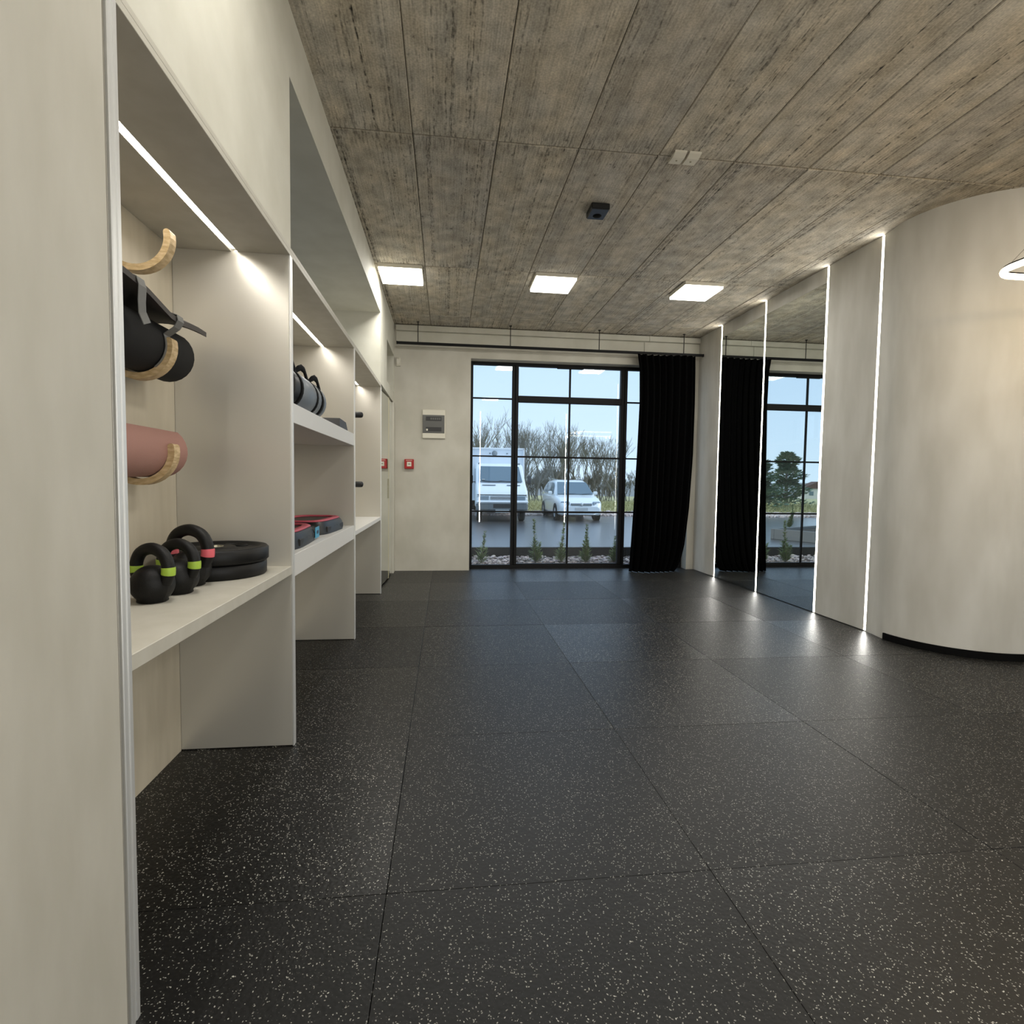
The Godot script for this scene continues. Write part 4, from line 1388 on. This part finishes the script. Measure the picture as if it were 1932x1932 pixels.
func build_truck() -> void:
	var t := thing("box_truck", "white box truck parked beside the family car", "truck", Vector3(2.15, GY, -24.6))
	# cargo box
	var bx := boxpart("cargo_box", Vector3(-1.17, 0.75, -3.6), Vector3(1.13, 2.93, 1.25), M.box_white, t, 0.03)
	var st := begin()
	for sx in [-1.17, 1.13]:
		box(st, Vector3(sx, 1.84, 1.25), Vector3(0.07, 2.2, 0.07), 0.012)
	box(st, Vector3(-0.02, 2.92, 1.25), Vector3(2.36, 0.07, 0.07), 0.012)
	box(st, Vector3(-0.02, 0.77, 1.25), Vector3(2.36, 0.07, 0.07), 0.012)
	box(st, Vector3(-1.17, 2.92, -1.2), Vector3(0.07, 0.07, 4.8), 0.012)
	box(st, Vector3(-1.17, 0.77, -1.2), Vector3(0.07, 0.07, 4.8), 0.012)
	part("frame_edge", st, M.box_frame, bx)
	st = begin()
	var mk := Transform3D(Basis(Vector3.RIGHT, PI / 2), Vector3(-0.11, 2.72, 1.255))
	lathe(st, [Vector2(0, 0.0), Vector2(0.11, 0.0), Vector2(0.115, 0.02), Vector2(0.0, 0.025)], 18, mk)
	part("vent_cap", st, M.emblem_grey, bx)
	for x in [-0.30, 0.42]:
		st = begin()
		box(st, Vector3(x, 2.72, 1.265), Vector3(0.07, 0.05, 0.03), 0.008)
		part("marker_lamp", st, M.emblem_grey, bx)
	# chassis
	boxpart("chassis", Vector3(-0.75, 0.42, -3.5), Vector3(0.75, 0.75, 2.6), M.dark_grille, t, 0.02)
	# cab: sections from the back wall to the bumper
	var rings := []
	for s in [[1.32, 0.92, 0.55, 2.22], [1.9, 0.95, 0.50, 2.27], [2.25, 0.95, 0.50, 2.22], [2.45, 0.96, 0.50, 1.98], [2.95, 0.985, 0.50, 1.50], [3.42, 0.99, 0.52, 1.24], [3.58, 0.985, 0.56, 1.05], [3.64, 0.96, 0.60, 0.92]]:
		rings.append(ring_rect(s[1], s[2], s[3], s[0], 0.09, 4))
	st = begin()
	loft(st, rings, 1)
	part("cab", st, M.truck_white, t)
	st = begin()
	prism(st, [Vector3(0.84, 1.52, 2.96), Vector3(-0.84, 1.52, 2.96), Vector3(-0.77, 2.12, 2.36), Vector3(0.77, 2.12, 2.36)], Vector3(0, 0.028, 0.03))
	var ws := part("windscreen", st, M.car_glass, t)
	st = begin()
	tube(st, [Vector3(0.70, 1.545, 3.0), Vector3(0.2, 1.55, 3.01), Vector3(-0.05, 1.57, 2.985)], 0.014, 4)
	tube(st, [Vector3(-0.02, 1.545, 3.0), Vector3(-0.5, 1.55, 3.01), Vector3(-0.75, 1.58, 2.97)], 0.014, 4)
	part("wiper", st, M.dark_grille, ws)
	boxpart("sticker", Vector3(-0.74, 1.60, 2.945), Vector3(-0.63, 1.64, 2.955), M.plate, ws)
	for sx in [-1.0, 1.0]:
		st = begin()
		prism(st, [Vector3(sx * 0.972, 1.45, 2.72), Vector3(sx * 0.972, 1.45, 1.75), Vector3(sx * 0.945, 2.05, 1.75), Vector3(sx * 0.945, 2.05, 2.25)], Vector3(sx * 0.015, 0, 0))
		part("side_window", st, M.car_glass, t)
		st = begin()
		box(st, Vector3(sx * 1.16, 1.62, 2.70), Vector3(0.16, 0.34, 0.10), 0.03)
		box(st, Vector3(sx * 1.05, 1.52, 2.70), Vector3(0.16, 0.03, 0.03), 0.005)
		part("door_mirror", st, M.dark_grille, t)
		st = begin()
		box(st, Vector3(sx * 0.80, 2.24, 2.2), Vector3(0.10, 0.11, 0.08), 0.02)
		part("roof_marker", st, M.emblem_grey, t)
		var hl := boxpart("headlamp", Vector3(sx * 0.70 - 0.19, 0.83, 3.52), Vector3(sx * 0.70 + 0.19, 1.0, 3.655), M.lamp_glass, t, 0.02)
		boxpart("indicator", Vector3(sx * 0.93 - 0.035, 0.83, 3.50), Vector3(sx * 0.93 + 0.035, 1.0, 3.62), M.plate, hl, 0.01)
		# bonnet air slots
		boxpart("air_slot", Vector3(sx * 0.48 - 0.26, 1.392, 3.10), Vector3(sx * 0.48 + 0.26, 1.418, 3.20), M.emblem_grey, t, 0.008)
		for z in [2.85, -1.9]:
			wheel(t, Vector3(sx * 0.84, 0.36, z), 0.36, 0.22)
	boxpart("bonnet_seam", Vector3(-0.96, 1.035, 3.5), Vector3(0.96, 1.05, 3.632), M.dark_grille, t, 0.004)
	boxpart("grille", Vector3(-0.46, 0.85, 3.55), Vector3(0.46, 0.98, 3.652), M.dark_grille, t, 0.01)
	for y in [0.885, 0.945]:
		boxpart("grille_bar", Vector3(-0.48, y - 0.012, 3.58), Vector3(0.48, y + 0.012, 3.665), M.truck_white, t, 0.004)
	boxpart("bumper_rim", Vector3(-1.0, 0.735, 3.36), Vector3(1.0, 0.80, 3.70), M.truck_white, t, 0.025)
	boxpart("bumper", Vector3(-0.99, 0.44, 3.34), Vector3(0.99, 0.735, 3.67), M.bumper_grey, t, 0.05)
	boxpart("bumper_intake", Vector3(-0.35, 0.53, 3.6), Vector3(0.35, 0.69, 3.676), M.dark_grille, t, 0.01)
	boxpart("number_plate", Vector3(-0.26, 0.37, 3.60), Vector3(0.26, 0.47, 3.68), M.plate, t, 0.004)

func branch(st_big: SurfaceTool, st_fine: SurfaceTool, r: RandomNumberGenerator, p: Vector3, d: Vector3, l: float, rad: float, depth: int) -> void:
	var mid := p + d * l * 0.5 + Vector3(r.randf_range(-1, 1), r.randf_range(-0.3, 0.6), r.randf_range(-1, 1)) * l * 0.06
	var e := p + (d + Vector3(r.randf_range(-0.15, 0.15), r.randf_range(0.0, 0.2), r.randf_range(-0.15, 0.15))).normalized() * l
	var st := st_big if depth >= 4 else st_fine
	rad = maxf(rad, 0.008)
	if depth >= 3:
		tube(st, [p, mid, e], [rad, rad * 0.85, rad * 0.7], 4, false, Vector3.UP, null, false)
	else:
		tube(st, [p, e], [rad, rad * 0.5], 3, false, Vector3.UP, null, false)
	if depth == 0: return
	for i in 3:
		var a := r.randf() * TAU
		var side := Vector3(cos(a), r.randf_range(0.2, 0.9), sin(a))
		var nd := (d + side * r.randf_range(0.25, 0.7)).normalized()
		nd.y = maxf(nd.y, 0.1)
		branch(st_big, st_fine, r, p.lerp(e, r.randf_range(0.35, 1.0)) if i else e, nd.normalized(), l * r.randf_range(0.60, 0.84), rad * 0.60, depth - 1)

func bare_tree(at: Vector3, h: float, sd: int, dense: int, label: String, called: String, stems := 1) -> void:
	var t := thing(called, label, "tree", at, 0, "bare trees behind the car park")
	var r := RandomNumberGenerator.new(); r.seed = sd
	var big := begin()
	var fine := begin()
	for s in stems:
		var base := Vector3(r.randf_range(-0.5, 0.5), 0, r.randf_range(-0.5, 0.5)) if stems > 1 else Vector3.ZERO
		var d := Vector3(r.randf_range(-0.35, 0.35), 1, r.randf_range(-0.35, 0.35)).normalized() if stems > 1 else Vector3(r.randf_range(-0.08, 0.08), 1, 0).normalized()
		branch(big, fine, r, base, d, h * (0.27 if stems < 4 else r.randf_range(0.12, 0.26)), 0.021 * h / 2.0, dense)
	part("trunk", big, M.bark, t)
	part("twigs", fine, M.twig if sd % 2 else M.twig_brown, t)

func shrub(at: Vector3, h: float, sd: int, label: String, tips: int, group: String) -> void:
	var t := thing("yew_shrub", label, "shrub", at, 0, group)
	var r := RandomNumberGenerator.new(); r.seed = sd
	var wood := begin()
	var leaf := begin()
	for k in tips:
		var a := r.randf() * TAU
		var lean := r.randf_range(0.02, 0.16) + (0.0 if k == 0 else 0.10)
		var len := h * (1.0 if k == 0 else r.randf_range(0.35, 0.8))
		var base := Vector3(cos(a), 0, sin(a)) * r.randf_range(0.0, 0.04)
		var top := base + Vector3(cos(a) * lean, 1.0, sin(a) * lean) * len
		top.x += r.randf_range(-0.05, 0.05)
		tube(wood, [base, base.lerp(top, 0.5) + Vector3(r.randf_range(-0.015, 0.015), 0, 0), top], [0.007, 0.005, 0.002], 4)
		var n := int(210.0 * len / 0.5)
		for i in n:
			var f := r.randf_range(0.06, 1.0)
			var p := base.lerp(top, f)
			var an := r.randf() * TAU
			var reach := r.randf_range(0.035, 0.085) * (1.25 - f * 0.7) * (1.0 + (0.8 if f < 0.45 else 0.0))
			var dir := Vector3(cos(an), r.randf_range(0.25, 0.9), sin(an)).normalized()
			var q := p + dir * reach
			var side := dir.cross(Vector3.UP).normalized() * r.randf_range(0.006, 0.012)
			poly(leaf, [p, p.lerp(q, 0.6) + side, q, p.lerp(q, 0.6) - side], Vector3(0, 1, 0.2))
	part("stems", wood, M.bark, t)
	part("foliage", leaf, M.needle, t)

func pine_tree(at: Vector3, h: float, w: float, sd: int, label: String) -> void:
	var t := thing("pine_tree", label, "tree", at, 0, "evergreens beyond the car park")
	var r := RandomNumberGenerator.new(); r.seed = sd
	var st := begin()
	tube(st, [Vector3.ZERO, Vector3(0.05, h * 0.5, 0), Vector3(0, h * 0.95, 0)], [0.12, 0.08, 0.02], 7)
	part("trunk", st, M.bark, t)
	st = begin()
	for i in 2600:
		var f := pow(r.randf(), 0.8)
		var rad := w * (1.0 - f * 0.75) * sqrt(r.randf()) * (0.75 + 0.35 * sin(f * 22.0 + sd))
		var a := r.randf() * TAU
		var p := Vector3(cos(a) * rad, h * (0.08 + 0.92 * f), sin(a) * rad)
		var dir := Vector3(cos(a), r.randf_range(-0.1, 0.7), sin(a)).normalized()
		var q := p + dir * r.randf_range(0.15, 0.34)
		var s := Vector3(-sin(a), r.randf_range(-0.6, 0.6), cos(a)) * r.randf_range(0.05, 0.10)
		poly(st, [p, p.lerp(q, 0.6) + s, q, p.lerp(q, 0.6) - s], Vector3.UP)
	part("foliage", st, M.pine, t)

func build_outside() -> void:
	# car park
	var st := begin()
	span(st, Vector3(-60, GY - 0.1, -25.2), Vector3(40, GY, -9.25))
	tag(part("car_park", st, M.asphalt, self), "wet asphalt car park in front of the window", "", "", "structure")
	st = begin()
	span(st, Vector3(-30, GY - 0.1, 1.3), Vector3(30, -0.03, 30))
	tag(part("forecourt", st, M.planter_concrete, self), "paved forecourt outside the rear entrance", "", "", "structure")
	st = begin()
	span(st, Vector3(-60, GY - 0.1, -9.25), Vector3(-1.95, GY, 1.3))
	tag(part("side_yard", st, M.asphalt, self), "paved yard along the side of the building", "", "", "structure")
	# planting bed under the window with edging
	st = begin()
	span(st, Vector3(-1.95, -0.5, -9.25), Vector3(9, -0.085, -7.9))
	tag(part("planting_bed", st, M.soil, self), "planting bed below the window", "", "", "structure")
	for k in 4:
		var x0 := -1.9 + k * 2.5
		var e := thing("bed_edging", "dark edging board between the stone bed and the car park", "edging", Vector3(x0 + 1.25, -0.5, -9.28), 0, "dark edging boards of the bed")
		boxpart("board", Vector3(-1.247, 0, -0.03), Vector3(1.247, 0.60, 0.03), M.edging, e, 0.006)
	# stones: a heap nobody could count
	var rock := begin()
	var rr := RandomNumberGenerator.new(); rr.seed = 3
	var dirs := []
	for p in [Vector3(1, 0, 0), Vector3(-1, 0, 0), Vector3(0, 1, 0), Vector3(0, -1, 0), Vector3(0, 0, 1), Vector3(0, 0, -1)]: dirs.append(p * rr.randf_range(0.7, 1.1))
	for f in [[0, 2, 4], [2, 1, 4], [1, 3, 4], [3, 0, 4], [2, 0, 5], [1, 2, 5], [3, 1, 5], [0, 3, 5]]:
		var a: Vector3 = dirs[f[0]]; var b: Vector3 = dirs[f[1]]; var c: Vector3 = dirs[f[2]]
		var m := (a + b + c).normalized() * rr.randf_range(0.85, 1.0)
		for e in [[a, b], [b, c], [c, a]]: poly(rock, [e[0], e[1], m], e[0] + e[1] + m)
	var rm := mesh_of(rock)
	rm.surface_set_material(0, M.stone)
	var mm := MultiMesh.new()
	mm.transform_format = MultiMesh.TRANSFORM_3D
	mm.use_colors = true
	mm.mesh = rm
	mm.instance_count = 4200
	for i in 4200:
		var s := rr.randf_range(0.016, 0.046)
		var bs := Basis.from_euler(Vector3(rr.randf() * TAU, rr.randf() * TAU, rr.randf() * TAU)).scaled(Vector3(s, s * rr.randf_range(0.3, 0.6), s * rr.randf_range(0.7, 1.3)))
		mm.set_instance_transform(i, Transform3D(bs, Vector3(rr.randf_range(-1.9, 4.6), -0.075 + rr.randf_range(0.0, 0.035), rr.randf_range(-9.22, -7.95))))
		var v := rr.randf_range(0.12, 1.0)
		mm.set_instance_color(i, Color(v, v * rr.randf_range(0.92, 1.0), v * rr.randf_range(0.9, 1.0)))
	var mi := MultiMeshInstance3D.new()
	mi.name = "stone_mulch"
	mi.multimesh = mm
	mi.material_override = M.stone
	add_child(mi)
	tag(mi, "pale broken stones covering the planting bed", "stones", "", "stuff")
	# yews in the bed
	var yl := "young upright yew in the stone bed below the window"
	var k := 0
	for p in [[0.52, 0.47, 2], [1.42, 0.64, 4], [1.80, 0.60, 3], [2.20, 0.58, 4], [2.66, 0.40, 4], [-0.42, 0.55, 4], [-1.0, 0.45, 3], [3.1, 0.5, 3]]:
		shrub(Vector3(p[0], -0.07, -8.5), p[1] * 1.08, 60 + k, yl, p[2], "yews in the stone bed")
		k += 1
	build_truck()
	build_car()
	# verge: rubble edge, grass bank
	st = begin()
	poly(st, [Vector3(-60, GY, -25.2), Vector3(40, GY, -25.2), Vector3(40, -0.18, -26.5), Vector3(-60, -0.18, -26.5)], Vector3.UP)
	poly(st, [Vector3(-60, -0.18, -26.5), Vector3(40, -0.18, -26.5), Vector3(40, 0.05, -38), Vector3(-60, 0.05, -38)], Vector3.UP)
	poly(st, [Vector3(-60, 0.05, -38), Vector3(40, 0.05, -38), Vector3(40, -2.0, -130), Vector3(-140, -2.0, -130)], Vector3.UP)
	tag(part("grass_bank", st, M.grass, self), "yellowish grass bank behind the car park", "", "", "structure")
	var m2 := MultiMesh.new()
	m2.transform_format = MultiMesh.TRANSFORM_3D
	m2.use_colors = true
	m2.mesh = rm
	m2.instance_count = 3000
	for i in 3000:
		var s := rr.randf_range(0.06, 0.19)
		var bs := Basis.from_euler(Vector3(rr.randf() * TAU, rr.randf() * TAU, rr.randf() * TAU)).scaled(Vector3(s, s * 0.7, s))
		var z := rr.randf_range(-25.9, -25.1)
		m2.set_instance_transform(i, Transform3D(bs, Vector3(rr.randf_range(-14.0, 14.0), GY + 0.03 + (-25.2 - z) * 0.12, z)))
		var v := rr.randf_range(0.6, 1.1)
		m2.set_instance_color(i, Color(v * 1.05, v * 0.95, v * 0.88))
	mi = MultiMeshInstance3D.new()
	mi.name = "rubble_strip"
	mi.multimesh = m2
	mi.material_override = M.stone
	add_child(mi)
	tag(mi, "pale rubble strip along the edge of the grass", "stones", "", "stuff")
	var blade := begin()
	poly(blade, [Vector3(-0.02, 0, 0), Vector3(0.02, 0, 0), Vector3(0.0, 1.0, 0.1)], Vector3(0, 0, 1))
	var bm := mesh_of(blade)
	var m3 := MultiMesh.new()
	m3.transform_format = MultiMesh.TRANSFORM_3D
	m3.mesh = bm
	m3.instance_count = 14000
	for i in 14000:
		var z := rr.randf_range(-33.0, -26.0)
		var hgt := rr.randf_range(0.12, 0.42)
		var bs := Basis.from_euler(Vector3(rr.randf_range(-0.4, 0.4), rr.randf() * TAU, rr.randf_range(-0.4, 0.4))).scaled(Vector3(1.0, hgt, 1.0))
		m3.set_instance_transform(i, Transform3D(bs, Vector3(rr.randf_range(-16.0, 14.0), -0.2 + (-26.5 - z) * 0.02, z)))
	mi = MultiMeshInstance3D.new()
	mi.name = "dry_grass"
	mi.multimesh = m3
	mi.material_override = M.grass
	add_child(mi)
	tag(mi, "long dry grass on the bank", "grass", "", "stuff")
	# bare trees and thicket
	var sd := 100
	for p in [[2.0, -33.0, 5.9, 5], [3.2, -34.5, 5.4, 5], [4.3, -33.5, 5.3, 5], [5.2, -34.0, 5.6, 5], [6.3, -33.2, 5.2, 5], [7.3, -34.2, 4.9, 5], [8.4, -33.4, 4.6, 5], [9.6, -34.0, 4.3, 5], [10.8, -33.5, 4.6, 5]]:
		bare_tree(Vector3(p[0], 0.0, p[1]), p[2] * 1.13, sd, p[3], "leafless grey tree standing behind the box truck" if p[0] < 3.6 else ("leafless grey tree standing behind the family car" if p[0] < 8.0 else "leafless grey tree beyond the car, towards the black curtain"), "bare_tree", 3)
		sd += 1
	for p in [[1.2, -35.5, 3.6], [2.6, -36.0, 3.3], [3.9, -35.6, 3.4], [5.0, -36.2, 3.3], [6.0, -35.5, 3.2], [7.0, -36.3, 3.3], [8.0, -35.4, 3.1], [9.0, -36.2, 3.0], [10.0, -35.5, 3.0], [11.2, -36.0, 3.1], [12.4, -35.6, 3.0]]:
		bare_tree(Vector3(p[0], 0.0, p[1]), p[2], sd, 5, "low leafless bush growing behind the box truck" if p[0] < 3.6 else ("low leafless bush growing behind the family car" if p[0] < 8.5 else "low leafless bush beyond the car, towards the black curtain"), "bare_bush", 9)
		sd += 1
	# what the mirrors show: planter, evergreens, houses, hill
	var pl := thing("planter", "low grey concrete planter in the car park", "planter", Vector3(-4.9, GY, -15.2), -0.5)
	st = begin()
	span(st, Vector3(-2.4, 0, 0.9), Vector3(2.4, 0.30, 1.0), 0.01)
	span(st, Vector3(-2.4, 0, -1.0), Vector3(2.4, 0.30, -0.9), 0.01)
	span(st, Vector3(-2.4, 0, -0.9), Vector3(-2.3, 0.30, 0.9), 0.01)
	span(st, Vector3(2.3, 0, -0.9), Vector3(2.4, 0.30, 0.9), 0.01)
	part("kerb_wall", st, M.planter_concrete, pl)
	boxpart("soil", Vector3(-2.3, 0, -0.9), Vector3(2.3, 0.22, 0.9), M.soil, pl)
	for p in [[-3.5, -15.9], [-4.6, -15.3], [-5.7, -14.7]]:
		shrub(Vector3(p[0], GY + 0.22, p[1]), 0.75, 300 + int(p[0] * -10), "young yew in the grey concrete planter", 5, "yews in the planter")
	for p in [[-9.7, -28.0, 2.6, 1.35], [-12.6, -30.0, 3.2, 1.5], [-15.7, -28.6, 2.5, 1.35], [-8.6, -32.0, 2.3, 1.2]]:
		pine_tree(Vector3(p[0], -0.15, p[1]), p[2], p[3], sd, "bushy evergreen tree beyond the car park, seen in the mirror")
		sd += 1
	for p in [[-57.0, -90.0, 0.3], [-65.0, -92.0, -0.2], [-72.5, -97.0, 0.5]]:
		var h := thing("house", "small pale distant house seen in the mirror", "house", Vector3(p[0], -1.2, p[1]), p[2], "distant houses")
		boxpart("walls", Vector3(-2.2, 0, -1.6), Vector3(2.2, 1.9, 1.6), M.house_wall, h)
		st = begin()
		prism(st, [Vector3(-2.5, 1.9, 1.8), Vector3(2.5, 1.9, 1.8), Vector3(0, 3.1, 1.8)], Vector3(0, 0, -3.6))
		part("roof", st, M.house_roof, h)
		for x in [-1.0, 1.0]:
			boxpart("window", Vector3(x - 0.35, 0.7, 1.59), Vector3(x + 0.35, 1.4, 1.63), M.car_glass, h)
	st = begin()
	var last := Vector3.ZERO
	for i in 41:
		var x := lerpf(-170.0, 60.0, i / 40.0)
		var p := Vector3(x, 2.6 + 1.1 * sin(i * 0.31) + 0.5 * sin(i * 1.3), -130.0)
		if i:
			poly(st, [Vector3(last.x, -3, -118), Vector3(p.x, -3, -118), p, last], Vector3(0, 1, 1), 1)
		last = p
	tag(part("hill", st, M.hill, self), "low wooded hill on the horizon", "", "", "structure")
